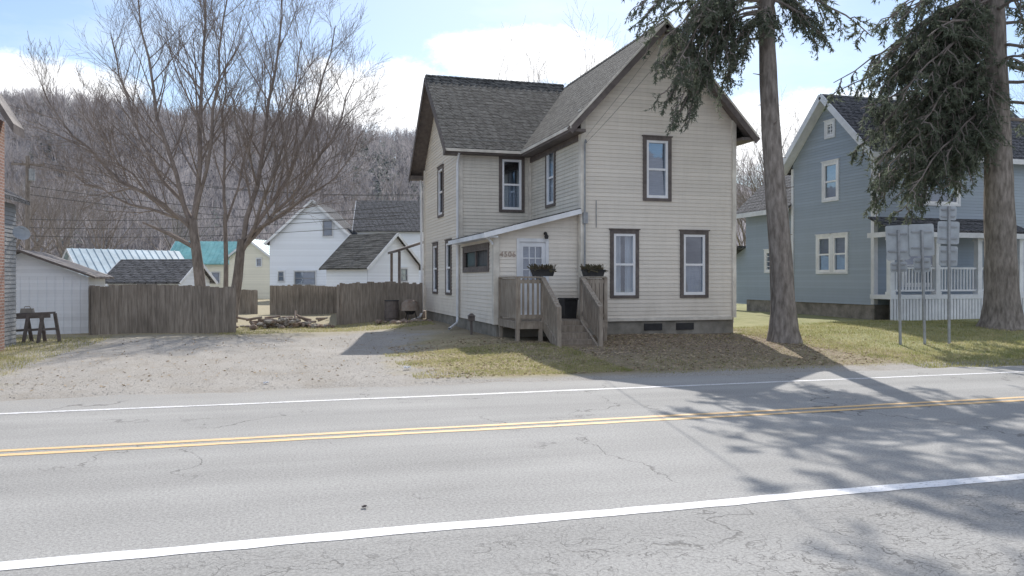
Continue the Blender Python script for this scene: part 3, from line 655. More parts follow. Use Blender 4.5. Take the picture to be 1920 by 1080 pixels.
# ============================ fences
def fence(label,a,b,h,seed=1):
    rr=random.Random(seed); a=V((a[0],a[1],0));b=V((b[0],b[1],0)); L=(b-a).length; d=(b-a)/L; nrm=V((d.y,-d.x,0))
    g0=gz(a.x,a.y); F_=thing('board_fence',label,'fence',(a.x,a.y,g0)); mb=MB(); x=0; i=0
    while x<L:
        w=rr.uniform(.125,.15); hh=h+rr.uniform(-.03,.03)+.05*math.sin(x*1.1); p=a+d*(x-.008); q=a+d*(x+w+.008); g1=gz(p.x,p.y)-.05
        off=nrm*((i%2)*.022+rr.uniform(-.004,.004)); tl=rr.uniform(-.008,.008); k=w*.16; i+=1
        P=[p+off,q+off]; th=nrm*-.018
        prof=[(P[0],g1),(P[1],g1),(P[1]+d*tl,hh-k),(P[1]-d*(k-tl),hh),(P[0]+d*(k+tl),hh),(P[0]+d*tl,hh-k)]
        vs=[V((v.x,v.y,z)) for v,z in prof]+[V((v.x,v.y,z))+th for v,z in prof]
        mb.add(vs,[(0,1,2,3,4,5),(11,10,9,8,7,6)]+[(i_,(i_+1)%6,(i_+1)%6+6,i_+6) for i_ in range(6)]); x+=w
    build('boards',mb,mFence,F_,recalc=False)
    for z in(.35,h-.35): mb=MB(); mb.beam(a-nrm*.06+V((0,0,z)),b-nrm*.06+V((0,0,z)),.04,.09); build('rail',mb,mFence,F_)
    x=0
    while x<=L+.01:
        mb=MB(); p=a+d*x-nrm*.13; mb.box(p.x-.05,p.x+.05,p.y-.05,p.y+.05,-.1,h+.02); build('post',mb,mFence,F_); x+=L/max(1,round(L/2.4))
fence('weathered brown board fence along the gravel lot',(-5.7,28.0),(-1.43,28.0),1.56,seed=1)
fence('weathered brown board fence beside the shed',(-6.2,30.5),(-5.75,28.05),1.5,seed=5)
fence('brown board fence across the back yard',(-.4,41.7),(3.0,41.0),1.45,seed=2)
fence('brown board fence joining the house',(2.3,31.0),(5.45,31.4),1.62,seed=3)
fence('side run of brown board fence along the yard',(2.3,31.1),(3.0,41.0),1.5,seed=4)
fence('low board fence by the yard opening',(-3.2,43.0),(-1.1,42.6),1.2,seed=8)
# ============================ clutter
def rock(mb,c,r,rr,m=0):
    bm=bmesh.new(); bmesh.ops.create_icosphere(bm,subdivisions=1,radius=1)
    sx,sy,sz=r*rr.uniform(.7,1.3),r*rr.uniform(.7,1.2),r*rr.uniform(.45,.8); a=rr.uniform(0,6)
    vs=[]
    for v in bm.verts:
        f=rr.uniform(.8,1.15); x,y,z=v.co.x*sx*f,v.co.y*sy*f,v.co.z*sz*f; vs.append((c[0]+x*math.cos(a)-y*math.sin(a),c[1]+x*math.sin(a)+y*math.cos(a),c[2]+z))
    mb.add(vs,[tuple(v.index for v in f.verts) for f in bm.faces],m); bm.free()
rr=random.Random(21)
mb=MB(); c0=(.1,30.0)
for i in range(110):
    s=rr.gauss(0,.72); t=rr.gauss(0,.4); z=max(0,.34-abs(s)*.22)*rr.random(); rock(mb,(c0[0]+s,c0[1]+t,z+.05),rr.uniform(.06,.16),rr,1 if rr.random()<.4 else 0)
for i in range(34):
    a=V((c0[0]+rr.gauss(0,.65),c0[1]+rr.gauss(0,.35),rr.uniform(.08,.4))); q=V((rr.uniform(-1,1),rr.uniform(-.6,.6),rr.uniform(-.15,.2))).normalized()*rr.uniform(.3,.6)
    mb.tube([a,a+q],[.045,.04],6,1,True)
ob=build('rubble_pile',mb,[mStone,mRust],base=(.1,30,0)); tag(ob,'heap of stones and split firewood on the grass','rubble pile'); ob['kind']='stuff'
P=thing('barrel','dark ribbed barrel standing by the fence','barrel',(4.1,30.3,.1)); mb=MB()
mb.tube([V((4.1,30.3,.05)),V((4.1,30.3,.3)),V((4.1,30.3,.32)),V((4.1,30.3,.6)),V((4.1,30.3,.62)),V((4.1,30.3,.95))],[.26,.27,.29,.29,.27,.26],14,cap=True); build('body',mb,mTrimB,P)
mb=MB(); mb.tube([V((4.1,30.3,.955)),V((4.1,30.3,.99))],[.28,.27],14,cap=True); build('lid',mb,mDark,P)
P=thing('covered_grill','round grill on thin legs with rusty brown cover by the fence','grill',(4.75,30.0,.1)); mb=MB()
prof=[(.0,1.02),(.16,1.0),(.3,.9),(.34,.76),(.36,.6)]
mb.tube([V((4.75,30.0,z)) for r_,z in prof],[max(r_,.01) for r_,z in prof],14); build('cover',mb,mRust,P,smooth=True)
for a in (0,2.1,4.2): mb=MB(); mb.tube([V((4.75+.15*math.cos(a),30.0+.15*math.sin(a),.65)),V((4.75+.32*math.cos(a),30.0+.32*math.sin(a),.1))],[.018]*2,5); build('leg',mb,mDark,P)
mb=MB(); mb.tube([V((4.75,30,.7)),V((4.75,30,.45))],[.3,.12],12,cap=True); build('bowl',mb,mDark,P)
mb=MB(); rr=random.Random(5)
for i in range(40): rock(mb,(4.6+rr.gauss(0,.5),29.4+rr.gauss(0,.3),.22),rr.uniform(.06,.16),rr)
ob=build('scrap_heap',mb,[mRust],base=(4.6,29.5,.1)); tag(ob,'small heap of stones and scrap near the fence','scrap heap'); ob['kind']='stuff'
P=thing('sawhorse_table','rough dark plank table on sawhorse legs','table',tuple(W(-13.15,22.2,0)))
A=W(-13.75,22.2,.80); Bv=W(-12.75,22.2,.84); mb=MB()
for o_ in(-.155,0,.155): mb.beam(A+V((0,o_,0)),Bv+V((0,o_,0)),.155,.05)
mb.beam(A+V((0,-.24,-.06)),Bv+V((0,-.24,-.06)),.03,.13)
build('table_top',mb,mTrimB,P)
for q in (A.lerp(Bv,.12),A.lerp(Bv,.5),A.lerp(Bv,.9)):
    mb=MB(); mb.beam(q+V((-.1,-.2,-.02)),V((q.x-.2,q.y-.28,0)),.08,.08); mb.beam(q+V((.1,.2,-.02)),V((q.x+.2,q.y+.28,0)),.08,.08); mb.beam(q+V((-.15,-.24,-.45)),q+V((.15,.24,-.45)),.06,.06); build('leg',mb,mTrimB,P)
q=A.lerp(Bv,.3); mb=MB()
mb.hexa([(q.x-.16,q.y-.1,q.z+.03),(q.x+.16,q.y-.1,q.z+.03),(q.x+.16,q.y+.1,q.z+.03),(q.x-.16,q.y+.1,q.z+.03),(q.x-.14,q.y-.09,q.z+.15),(q.x+.14,q.y-.09,q.z+.15),(q.x+.14,q.y+.09,q.z+.15),(q.x-.14,q.y+.09,q.z+.15)])
mb.tube([V((q.x-.08,q.y,q.z+.15)),V((q.x-.06,q.y,q.z+.2)),V((q.x+.06,q.y,q.z+.2)),V((q.x+.08,q.y,q.z+.15))],[.012]*4,6)
tag(build('tool_box',mb,mStone,base=(q.x,q.y,q.z+.03)),'small grey tool box with handle on the plank table','tool box')
# ============================ road signs (backs)
def sign(s,t,plates,top,lean,label):
    g=gz(s,t); P=thing('road_sign',label,'road sign',(s,t,g),'road signs on steel posts'); mb=MB()
    L=V((lean,0,1)); mb.beam(V((s,t,g-.1)),V((s,t,0))+L*top,.06,.035)
    build('post',mb,mGalv,P)
    for (u0,u1,z0,z1,r) in plates:
        mb=MB(); zc=(z0+z1)/2; uc=(u0+u1)/2+lean*zc; hw,hh=(u1-u0)/2,(z1-z0)/2; cr=.05
        pts=[]
        for cx_,cz_,a0 in((hw-cr,hh-cr,0),(-hw+cr,hh-cr,90),(-hw+cr,-hh+cr,180),(hw-cr,-hh+cr,270)):
            for k in range(4): a=rad(a0+k*30); pts.append((cx_+cr*math.cos(a),cz_+cr*math.sin(a)))
        ca,sa=math.cos(rad(-18)),math.sin(rad(-18)); rr_=rad(r); vs=[]
        for off in(.03,.036):
            for x,z in pts:
                x2,z2=x*math.cos(rr_)-z*math.sin(rr_),x*math.sin(rr_)+z*math.cos(rr_); vs.append((s+uc+x2*ca-off*sa,t+off+x2*sa+.0,zc+z2))
        n=len(pts); mb.add(vs,[tuple(range(n)),tuple(range(2*n-1,n-1,-1))]+[(i,(i+1)%n,(i+1)%n+n,i+n) for i in range(n)])
        build('sign_plate',mb,mMetal,P)
        for zz in(zc-hh*.5,zc+hh*.5): mb=MB(); mb.beam(V((s+uc-hw*.75,t+.015+hw*.24,zz)),V((s+uc+hw*.75,t+.015-hw*.24,zz)),.02,.035); build('bracket',mb,mGalv,P)
sign(14.94,16.5,[(-.30,.28,2.25,3.12,3),(-.2,.22,1.95,2.2,3)],3.0,-.02,'grey back of twin route sign plates leaning on steel post')
sign(15.5,16.3,[(-.31,.31,2.35,3.15,2),(-.21,.21,1.95,2.3,2)],3.0,-.03,'grey back of large square route sign on steel post')
sign(16.1,16.15,[(-.22,.2,3.25,3.6,-2),(-.27,.27,2.65,3.22,-2),(-.23,.23,2.1,2.6,-2)],3.6,.0,'tall steel post with the grey backs of three stacked plates')
# ============================ bare trees
def rv(r): return V((r.uniform(-1,1),r.uniform(-1,1),r.uniform(-1,1)))
def grow(mb,p,d,L,r,lev,mx,rr,nc,up=.10):
    n=4 if lev<3 else 3; pts=[p]; rs=[r]; dd=d.copy()
    for i in range(n):
        dd=(dd+rv(rr)*.12+V((0,0,up))).normalized(); pts.append(pts[-1]+dd*L/n); rs.append(max(.004,r*(1-.7*(i+1)/n)))
    mb.tube(pts,rs,(8,6,5,3,3,3,3)[lev])
    if lev>=mx: return
    for j in range(nc[lev]):
        f=.15+.85*(j+rr.random())/nc[lev]; x=f*n; i=min(n-1,int(x)); q=pts[i].lerp(pts[i+1],x-i); rl=rs[i]+(rs[i+1]-rs[i])*(x-i)
        ax=(pts[i+1]-pts[i]).normalized(); o=rv(rr); o=(o-ax*o.dot(ax)).normalized(); an=rad(rr.uniform(20,46))
        nd_=(ax*math.cos(an)+o*math.sin(an)).normalized()
        grow(mb,q,nd_,L*rr.uniform(.42,.66)*(1.1-.35*f),max(.005,rl*.52),lev+1,mx,rr,nc,up)
def big_bare(name,label,base,base_r,fork,limbs,seed,extra=None):
    rr=random.Random(seed); P=thing(name,label,'tree',base); base=V(base); fork=V(fork)
    mb=MB(); N=7; pts=[];rs=[]
    for i in range(N+1):
        f=i/N; p=base.lerp(fork,f)+V((math.sin(f*4)*.05,math.cos(f*3)*.05,0)); pts.append(p); rs.append(base_r*(1.35-.35*min(1,f*4))*(1-.3*f))
    pts[0]=base-V((0,0,.3)); mb.tube(pts,rs,12)
    build('trunk',mb,mBarkBare,P,smooth=True)
    mb=MB()
    for (end,lr) in limbs:
        lr*=.85; end=V(end); n=9; pts=[];rs=[]; vec=end-fork; st=fork-V((0,0,.5*rr.random()))
        for i in range(n+1):
            f=i/n; q=st.lerp(end,f); q+=V((vec.x,vec.y,0))*.16*math.sin(f*math.pi)
            q+=rv(rr)*.10*(1 if 0<i<n else 0); pts.append(q); rs.append(lr*(1-.88*f)+.008)
        mb.tube(pts,rs,7)
        for j in range(17):
            f=.14+.86*(j+rr.random())/17; x=f*n; i=min(n-1,int(x)); q=pts[i].lerp(pts[i+1],x-i); rl=rs[i]+(rs[i+1]-rs[i])*(x-i)
            ax=(pts[i+1]-pts[i]).normalized(); o=rv(rr); o.z+=.3; o=(o-ax*o.dot(ax)).normalized(); an=rad(rr.uniform(20,50))
            grow(mb,q,(ax*math.cos(an)+o*math.sin(an)).normalized(),vec.length*rr.uniform(.26,.42)*(1.15-.5*f),max(.008,rl*.5),2,4,rr,(0,0,8,6,4),.08)
    if extra:
        a,b_,r_=extra; a=V(a);b_=V(b_); mb.tube([a,a.lerp(b_,.5)+V((0,0,.06)),b_],[r_,r_*.8,r_*.35],6)
    build('crown',mb,mTwig,P,recalc=False)
def Wt(a,d,z): return tuple(W(a,d,z))
big_bare('bare_tree','large leafless spreading tree beyond the board fence',Wt(-12.4,32,0),.24,Wt(-12.75,32,4.2),
 [(Wt(-18.2,31,9.2),.09),(Wt(-16.8,33.5,12),.10),(Wt(-14.6,31,13.8),.11),(Wt(-12.6,33,14.8),.13),(Wt(-10.8,30.5,14),.09),(Wt(-18.6,33,6.6),.065),(Wt(-15.6,29.5,8.2),.06)],11,(Wt(-12.6,32,3.0),Wt(-14.4,31.2,4.0),.10))
big_bare('bare_tree','leafless tree with leaning forked trunk beyond the fence',Wt(-11.45,32.4,0),.23,Wt(-10.9,32.4,3.4),
 [(Wt(-9.2,32,13.6),.12),(Wt(-7.4,33.5,12.4),.11),(Wt(-6.3,32,9.8),.09),(Wt(-6.9,31,6.9),.06),(Wt(-8.0,30.5,11),.08),(Wt(-6.2,34,8.2),.06)],12)
big_bare('bare_tree','slender leafless tree between two larger trunks',Wt(-12.0,33.3,0),.11,Wt(-11.9,33.3,4.5),[(Wt(-11.9,33,12),.07),(Wt(-10.6,34,11),.05)],13)
rr=random.Random(33); src=thing('bare_tree','leafless yard tree with fine grey twigs','tree',(0,0,0),'leafless trees around the houses')
mb=MB(); mb.tube([V((0,0,-.3)),V((.05,0,2)),V((.0,.1,4.5))],[.24,.19,.13],8); tk=build('trunk',mb,mBarkBare,src,smooth=True)
mb=MB()
for i in range(9):
    a=i*2.4; el=rad(rr.uniform(40,80)); grow(mb,V((0,.08,rr.uniform(2.6,4.5))),V((math.cos(a)*math.cos(el),math.sin(a)*math.cos(el),math.sin(el))),rr.uniform(4.5,6.5),.08,1,4,rr,(0,6,6,5,0),.06)
cr=build('crown',mb,mTwig,src,recalc=False)
p=at(1020,46); src.location=(p.x,p.y,.1); src.scale=(1.2,1.2,1.36)
for px,d,sc_ in ((1470,52,1.1),(1405,60,.95),(1510,62,1.2),(120,66,1.0),(70,74,1.15),(190,80,1.0),(330,92,1.1),(640,95,1.0),(700,88,1.15),(1850,60,1.3),(1950,55,1.2),(20,58,.9)):
    p=at(px,d); e=src.copy(); COL.objects.link(e); e.location=(p.x,p.y,0); e.rotation_euler=(0,0,rr.uniform(0,6)); e.scale=(sc_,)*3
    for ch in (tk,cr): c2=ch.copy(); c2.parent=e; COL.objects.link(c2)
# ============================ conifers
def needles(mb,q,e,n,bl,rr):
    ax=(e-q).normalized()
    for k in range(n):
        b=q.lerp(e,rr.random()); o=rv(rr); v=(ax*.6+o*.8+V((0,0,-.1))).normalized()*bl*rr.uniform(.6,1.3); w=v.cross(rv(rr)).normalized()*bl*.15
        o_=len(mb.v); mb.v.extend([tuple(b-w),tuple(b+w),tuple(b+v)]); mb.f.append((o_,o_+1,o_+2)); mb.m.append(1)
def limb(mb,A,Bv,arch,r,ntw,tl,nn,rr,hang=.5,bl=.13,t0=.22,sub=0):
    A=V(A);Bv=V(Bv); n=8 if sub else 4; pts=[];rs=[]
    for i in range(n+1):
        f=i/n; q=A.lerp(Bv,f); q.z+=arch*math.sin(f*math.pi); q+=rv(rr)*.05*(1 if i else 0); pts.append(q); rs.append(r*(1-.85*f)+.006)
    mb.tube(pts,rs,5 if sub else 3,0)
    for j in range(ntw):
        f=t0+(1-t0)*(j+rr.random())/ntw; x=f*n; i=min(n-1,int(x)); q=pts[i].lerp(pts[i+1],x-i); ax=(pts[i+1]-pts[i]).normalized()
        sd=ax.cross(V((0,0,1)))
        sd=(sd.normalized() if sd.length>.01 else V((1,0,0)))*rr.choice((-1,1)); d=(ax*rr.uniform(.2,.9)+sd*rr.uniform(.1,1)+V((0,0,-hang*rr.uniform(-.1,1.5)))).normalized()
        L=tl*rr.uniform(.5,1.3)*(1.15-.5*f)
        if sub:
            limb(mb,q,q+d*L,.05,r*.4,sub,L*.38,nn,rr,hang,bl,.1,0)
        else:
            e=q+d*L; o_=len(mb.v); w=V((.006,.004,0)); mb.v.extend([tuple(q-w),tuple(q+w),tuple(e)]); mb.f.append((o_,o_+1,o_+2)); mb.m.append(0)
            needles(mb,q,e,nn,bl,rr)
base=V((12.5,17.8,gz(12.5,17.8))); P=thing('pine_tree','tall pine with bare straight trunk and drooping needled branches','tree',tuple(base))
mb=MB(); rr=random.Random(4); pts=[];rs=[]; N=40
for i in range(N+1):
    z=i/N*18.0; pts.append(V((12.5-.058*z+.04*math.sin(z*.8),17.8+.012*z,z+base.z-.15))); rs.append((.25*(1-z/20)+.055)*(1+.6*math.exp(-z*2.2)))
mb.tube(pts,rs,20)
for i in range(len(mb.v)):
    x,y,z=mb.v[i]; k=i%20; amp=.02+.08*math.exp(-z*1.8); f=1+amp*math.sin(k*2.3+z*.6)*1.0+rr.uniform(-.035,.035); c=pts[i//20]; mb.v[i]=(c.x+(x-c.x)*f,c.y+(y-c.y)*f,z)
build('trunk',mb,mBark,P,smooth=True)
def tp(z): return V((12.5-.058*z,17.8+.012*z,z))
mb=MB()
ex=[((8.6,17.9,8.3),9.8,.4),((9.0,17.5,7.6),9.4,.5),((9.3,17.9,6.5),8.9,.8),((9.6,18.0,5.8),8.7,1.0),((10.2,18.3,6.9),8.5,.6),((10.7,17.6,7.3),8.4,.4),((8.9,18.6,8.8),10.2,.4),((9.6,17.2,7.9),9.4,.5),
    ((13.0,17.0,7.9),9.0,.2),((13.2,17.6,8.4),9.3,.2),((11.3,16.9,7.9),8.6,.3),((9.4,18.6,7.3),9.0,.7),((9.2,17.6,6.9),9.1,.7),((9.5,17.7,6.1),8.9,.9),((9.1,18.2,7.1),9.2,.7),((9.9,17.8,6.3),8.5,.8),((10.9,18.2,6.8),8.0,.4),((9.75,17.9,5.7),8.7,.9),((9.3,18.0,6.3),8.9,.9)]
for e,z,ar in ex: limb(mb,tp(z),e,ar,.038,20,.92,12,rr,.9,.095,.3,9)
for i in range(64):
    z=9.3+8.6*(i/64)**1.0; a=i*2.4+rr.uniform(-.3,.3); L=rr.uniform(2.6,4.4)*(1.1-.55*(z-9)/9); limb(mb,tp(z),tp(z)+V((math.cos(a)*L,math.sin(a)*L,-rr.uniform(.2,1.2))),.35,.045,8,1.0,9,rr,.6,.15,.2,7)
for z in (2.9,4.1,4.9,5.7,6.3,7.0):
    a=rr.uniform(0,6.28); mb.tube([tp(z)+V((math.cos(a)*.15,math.sin(a)*.15,0)),tp(z)+V((math.cos(a)*.45,math.sin(a)*.45,.03))],[.02,.008],5,0)
build('crown',mb,[mTwig,mNeedle],P,recalc=False)
base=V((20.4,18.5,gz(20.4,18.5))); P=thing('spruce_tree','large dark spruce with thick trunk and sweeping boughs','tree',tuple(base))
mb=MB(); rr=random.Random(14); pts=[];rs=[]; N=44
for i in range(N+1):
    z=i/N*20.0; pts.append(V((20.4-.035*z,18.5,z+base.z-.2))); rs.append((.43*(1-z/22)+.03)*(1+.7*math.exp(-z*2.2)))
mb.tube(pts,rs,22)
for i in range(len(mb.v)):
    x,y,z=mb.v[i]; k=i%22; amp=.03+.10*math.exp(-z*1.5); f=1+amp*math.sin(k*2.2+z*.5)+rr.uniform(-.035,.035); c=pts[i//22]; mb.v[i]=(c.x+(x-c.x)*f,c.y+(y-c.y)*f,z)
build('trunk',mb,mBark,P,smooth=True)
mb=MB()
def sp(z): return V((20.4-.035*z,18.5,z))
ex=[((16.3,18.8,4.4),7.0,.5),((16.4,19.2,3.9),6.4,.6),((16.8,18.2,4.1),6.3,.6),((17.2,19.0,3.7),6.0,.5),((16.3,18.9,5.0),7.4,.5),((17.6,18.6,4.1),6.2,.4),((16.2,19.4,5.8),8.0,.4),((17.0,19.4,5.3),7.6,.5),((18.0,18.9,5.0),6.9,.3),((16.6,18.2,6.9),9.2,.4),((16.4,19.2,7.9),10.0,.4),((17.4,18.1,7.4),9.2,.4),((18.5,19.5,6.1),8.0,.3),((19.5,19.4,4.7),6.4,.3),((19.2,18.0,6.2),7.8,.3),((17.8,19.6,8.4),10,.3),((16.6,19,9.0),10.9,.3),((16.4,18.4,8.8),11,.3),((18.6,20.2,4.5),6.4,.3),((16.9,18.6,6.2),8.3,.4),((16.7,19.6,6.6),8.6,.4),((18.2,18.3,4.4),6.3,.4),((17.3,18.9,8.0),9.7,.3),((16.2,19.0,4.1),6.6,.5),((16.1,18.6,4.7),7.0,.5)]
for i in range(30):
    s=rr.uniform(16.4,19.3); z=rr.uniform(4.1,8.4); ex.append(((s,rr.uniform(17.9,20.2),z),z+1.0+(20-s)*.35,.35))
for e,z,ar in ex: limb(mb,sp(z),e,ar,.045,19,1.05,12,rr,.95,.115,.14,9)
for i in range(60):
    z=6.5+12.5*(i/60); a=i*2.4+rr.uniform(-.3,.3); L=rr.uniform(3.0,4.6)*(1.1-.6*(z-6)/14); limb(mb,sp(z),sp(z)+V((math.cos(a)*L,math.sin(a)*L,-rr.uniform(.6,1.8))),.35,.05,9,1.0,9,rr,.8,.15,.15,7)
build('crown',mb,[mTwig,mNeedle],P,recalc=False)
# ============================ utility pole + wires
def pole(px,d,h):
    p=at(px,d); P=thing('utility_pole','grey wooden utility pole with crossarm near the houses','utility pole',(p.x,p.y,0),'utility poles'); mb=MB()
    mb.tube([V((p.x,p.y,-.2)),V((p.x,p.y,h))],[.16,.11],10,cap=True); build('post',mb,mBarkBare,P)
    mb=MB(); mb.beam((p.x-.9,p.y+.12,h-.5),(p.x+.9,p.y+.12,h-.5),.1,.12)
    for x in(-.8,-.3,.3,.8): mb.tube([V((p.x+x,p.y+.12,h-.44)),V((p.x+x,p.y+.12,h-.3))],[.04,.03],6,cap=True)
    build('crossarm',mb,mBarkBare,P)
    mb=MB(); mb.tube([V((p.x+.25,p.y-.1,h-1.5)),V((p.x+.25,p.y-.1,h-.8))],[.17,.17],10,cap=True); build('transformer',mb,mGalv,P)
    return p
p1=pole(52,48,9.2); p2=pole(66,90,7.2)
def wire(label,a,b,sag,r=.018):
    a=V(a);b=V(b); mb=MB(); n=20; mb.tube([a.lerp(b,i/n)-V((0,0,4*sag*(i/n)*(1-i/n))) for i in range(n+1)],[r]*(n+1),4)
    tag(build('utility_wire',mb,mWire,base=tuple(a),recalc=False),label,'wire','overhead utility wires')
e1=W(-6,62)
for i,(dz_,dx_) in enumerate(((8.8,-.8),(8.8,.8),(7.4,0),(6.9,0))): wire('thin sagging black overhead wire between poles',(p1.x+dx_,p1.y+.1,dz_),(e1.x+dx_,e1.y+i*.3,8.4-(8.8-dz_)*.9),.7,.018)
for zz in (5.4,4.9,4.4): wire('thin sagging black overhead wire between poles',(p1.x,p1.y,zz),tuple(W(-6.2,46,zz+.6)),.35,.015)
wire('black service wire running to the house gable',(8.06,20.40,5.5),(2.9,-3,6.6),.35,.0045)
wire('black service wire running to the house gable',(8.04,20.40,5.65),(3.3,-3,7.4),.25,.0035)
# ============================ grass, leaves
rr=random.Random(77); mb=MB()
def inhouse(s,t): return (5.4<s<13 and 20.4<t<32) or (5.6<s<8.2 and 18.9<t<21) or (6.3<s<7.5 and 17.7<t<19.1)
def blades(n,s0,s1,t0,t1,h0,h1,keep):
    for _ in range(n):
        s=rr.uniform(s0,s1); t=t0+(t1-t0)*rr.random()**1.2
        if inhouse(s,t) or rr.random()>keep(s,t): continue
        z=gz(s,t); h=rr.uniform(h0,h1); a=rr.uniform(0,6.28); w=.006+.004*rr.random(); dx,dy=math.cos(a)*w,math.sin(a)*w; lx,ly=rr.uniform(-.5,.5)*h,rr.uniform(-.5,.5)*h
        o=len(mb.v); mb.v.extend([(s-dx,t-dy,z-.005),(s+dx,t+dy,z-.005),(s+lx,t+ly,z+h)]); mb.f.append((o,o+1,o+2)); mb.m.append(0)
pat=lambda s,t:.5+.5*math.sin(s*1.7+math.sin(t*1.3)*2)*math.sin(t*2.1+s)
blades(36000,2.3,6.5,13.9,18.5,.02,.05,lambda s,t:(.15+.65*pat(s,t))*sst((s-2.2-.5*math.sin(t*3))/1.0))
blades(20000,6.5,13,13.5,20,.02,.045,lambda s,t:.08+.22*pat(s,t))
blades(70000,12.5,22,12.9,22,.03,.07,lambda s,t:.35+.55*pat(s,t))
blades(14000,-9,-4.8,15,27,.03,.08,lambda s,t:.4+.6*pat(s,t))
blades(14000,-2,5.2,27,31,.03,.07,lambda s,t:.3+.5*pat(s,t))
ob=build('grass',mb,mGrass,recalc=False); ob['kind']='stuff'; tag(ob,'short patchy lawn grass around the houses','grass')
mb=MB()
for _ in range(10500):
    q=rr.random()
    if q<.76: s,t=rr.uniform(2.6,14),rr.uniform(13.8,20.4)
    elif q<.89: s,t=rr.uniform(13,22),rr.uniform(13.3,21)
    else: s,t=rr.uniform(-6,5),rr.uniform(14,29)
    if inhouse(s,t): continue
    z=gz(s,t)+.012; a=rr.uniform(0,6.28); l=rr.uniform(.02,.045); u=V((math.cos(a),math.sin(a),rr.uniform(-.3,.5)))*l; v=V((-math.sin(a),math.cos(a),rr.uniform(-.3,.5)))*l*.6
    c=V((s,t,z)); mb.add([c-u,c+v,c+u,c-v],[(0,1,2,3)])
ob=build('leaf_litter',mb,mLeaf,recalc=False); ob['kind']='stuff'; tag(ob,'dry brown leaves scattered over lawn and gravel','leaves')
mb=MB()
for _ in range(2600):
    s,t=rr.uniform(-5,3.5),13.4+rr.random()**1.3*11; r_=rr.uniform(.005,.014); z=gz(s,t)+r_*.3
    mb.add([(s-r_,t,z),(s,t-r_,z),(s+r_,t,z),(s,t+r_,z),(s,t,z+r_*.8)],[(0,1,4),(1,2,4),(2,3,4),(3,0,4)])
ob=build('gravel',mb,mGravelStone,recalc=False); ob['kind']='stuff'; tag(ob,'loose grey gravel stones on the parking area','gravel')
def crumple(name,label,cat,c,r,mat,seed):
    rr=random.Random(seed); mb=MB(); n=7
    for j in range(n):
        for i in range(n): mb.v.append((c[0]+(i/(n-1)-.5)*2*r+rr.uniform(-.2,.2)*r,c[1]+(j/(n-1)-.5)*2*r+rr.uniform(-.2,.2)*r,c[2]+.01+rr.random()*r*.9))
    for j in range(n-1):
        for i in range(n-1): a=j*n+i; mb.f.append((a,a+1,a+n+1,a+n)); mb.m.append(0)
    tag(build(name,mb,mat,base=c,recalc=False),label,cat)
crumple('dead_leaf','curled dark dead leaf lying on the asphalt','leaf',(.63,6.2,0),.02,mTrimB,1)
crumple('paper_litter','crumpled pale paper litter at the gravel edge','litter',(2.35,15.2,.05),.06,mTrimW,2)
crumple('paper_litter','crumpled pale paper litter at the gravel edge','litter',(-.2,13.9,.02),.04,mTrimW,3)
# ============================ light, sky
el=rad(41.0); az=V((.355,.935,0)).normalized(); S=V((az.x*math.cos(el),az.y*math.cos(el),math.sin(el)))
sun=bpy.data.lights.new('sun','SUN'); sun.energy=5.0; sun.angle=rad(.5); sun.color=(1,.955,.89)
so=bpy.data.objects.new('sun',sun); COL.objects.link(so); so.rotation_euler=S.to_track_quat('Z','Y').to_euler(); so.location=(0,0,30)
w=bpy.data.worlds.new('World'); sc.world=w; w.use_nodes=True; nt=w.node_tree; bg=nt.nodes['Background']
sky=nd(nt,'ShaderNodeTexSky',{'sky_type':'NISHITA','sun_disc':False,'sun_elevation':el,'sun_rotation':math.atan2(az.x,az.y),'air_density':1.0,'dust_density':.5,'ozone_density':1.8})
tc=nd(nt,'ShaderNodeTexCoord').outputs['Generated']
L_=nd(nt,'ShaderNodeVectorMath',{'operation':'DOT_PRODUCT'},{0:tc,1:(.96,-.28,0)}).outputs['Value']
sx=nd(nt,'ShaderNodeSeparateXYZ',None,{0:tc}); Z_=sx.outputs[2]; Y_=sx.outputs[1]
n1=noise(nt,vscale(nt,tc,1,1,2.2),7,7,.6); n2=noise(nt,vscale(nt,tc,1,1,1.5),22,6,.7)
tot=None
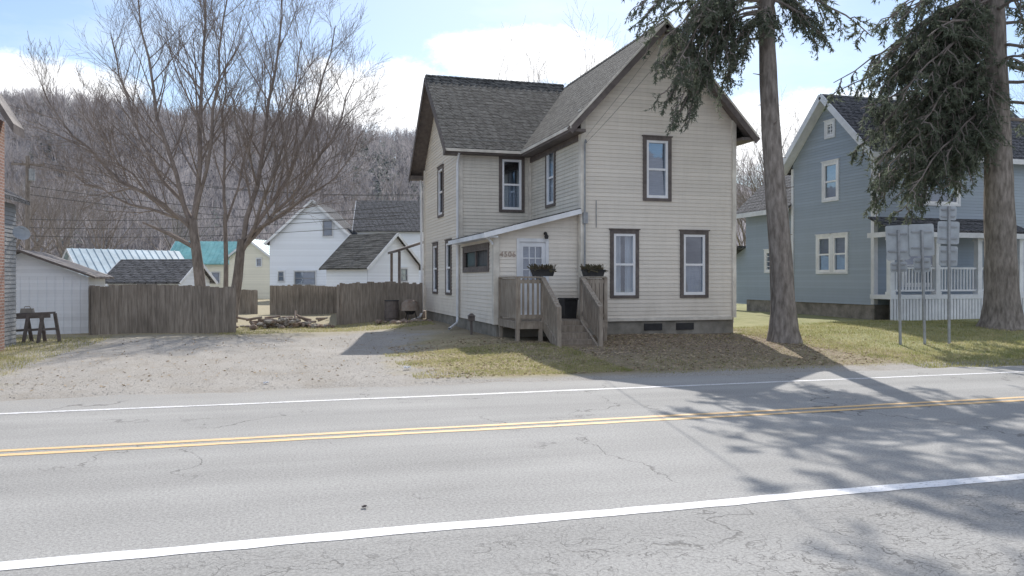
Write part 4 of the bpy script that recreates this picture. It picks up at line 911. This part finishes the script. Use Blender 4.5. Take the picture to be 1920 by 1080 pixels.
for l0,z0_,rx,ry in ((.015,.268,.115,.042),(-.50,.205,.13,.035),(-.16,.215,.13,.05),(.34,.17,.16,.055),(.10,.345,.05,.015),(-.62,.33,.1,.05)):
    a=math_(nt,'POWER',math_(nt,'DIVIDE',math_(nt,'ABSOLUTE',math_(nt,'SUBTRACT',L_,l0)),rx),2.0); b=math_(nt,'POWER',math_(nt,'DIVIDE',math_(nt,'ABSOLUTE',math_(nt,'SUBTRACT',Z_,z0_)),ry),2.0)
    e=mr(nt,math_(nt,'ADD',a,b),0,1.6,1,0); tot=e if tot is None else math_(nt,'MAXIMUM',tot,e)
nn_=math_(nt,'ADD',math_(nt,'MULTIPLY',n1,.5),math_(nt,'MULTIPLY',n2,.5))
f=math_(nt,'ADD',math_(nt,'MULTIPLY',tot,.5),nn_); f=mr(nt,f,.68,.90,0,1,True)
wisp=mr(nt,noise(nt,vscale(nt,tc,1,1,3.5),3.0,6,.6),.5,.8,0,.3)
rear_fill=math_(nt,'MULTIPLY',mr(nt,Y_,.15,-.35,0,1,True),mr(nt,noise(nt,tc,4.0,6,.6),.38,.58,0,1,True))  # unseen bright cloud bank behind the camera, added to fill the shaded walls
rear_fill=math_(nt,'MULTIPLY',rear_fill,mr(nt,Z_,.30,.42,.12,1,True))
f=math_(nt,'MAXIMUM',math_(nt,'MAXIMUM',f,wisp),rear_fill)
c=mixc(nt,f,sky.outputs[0],(9.3,9.4,9.6))
nt.links.new(c,bg.inputs['Color']); bg.inputs['Strength'].default_value=.15
# ============================ camera
cam=bpy.data.cameras.new('camera'); co=bpy.data.objects.new('camera',cam); COL.objects.link(co); sc.camera=co
co.location=(0,0,1.75); co.rotation_euler=(rad(90),0,-math.atan2(.28,.96)); cam.sensor_width=36; cam.lens=36*1500/1920; cam.shift_y=-15/1920; cam.clip_end=3000; cam.clip_start=.05
sc.view_settings.view_transform='Standard'; sc.view_settings.look='None'; sc.view_settings.exposure=0
for o in bpy.data.objects:
    if '_b' in o: del o['_b']
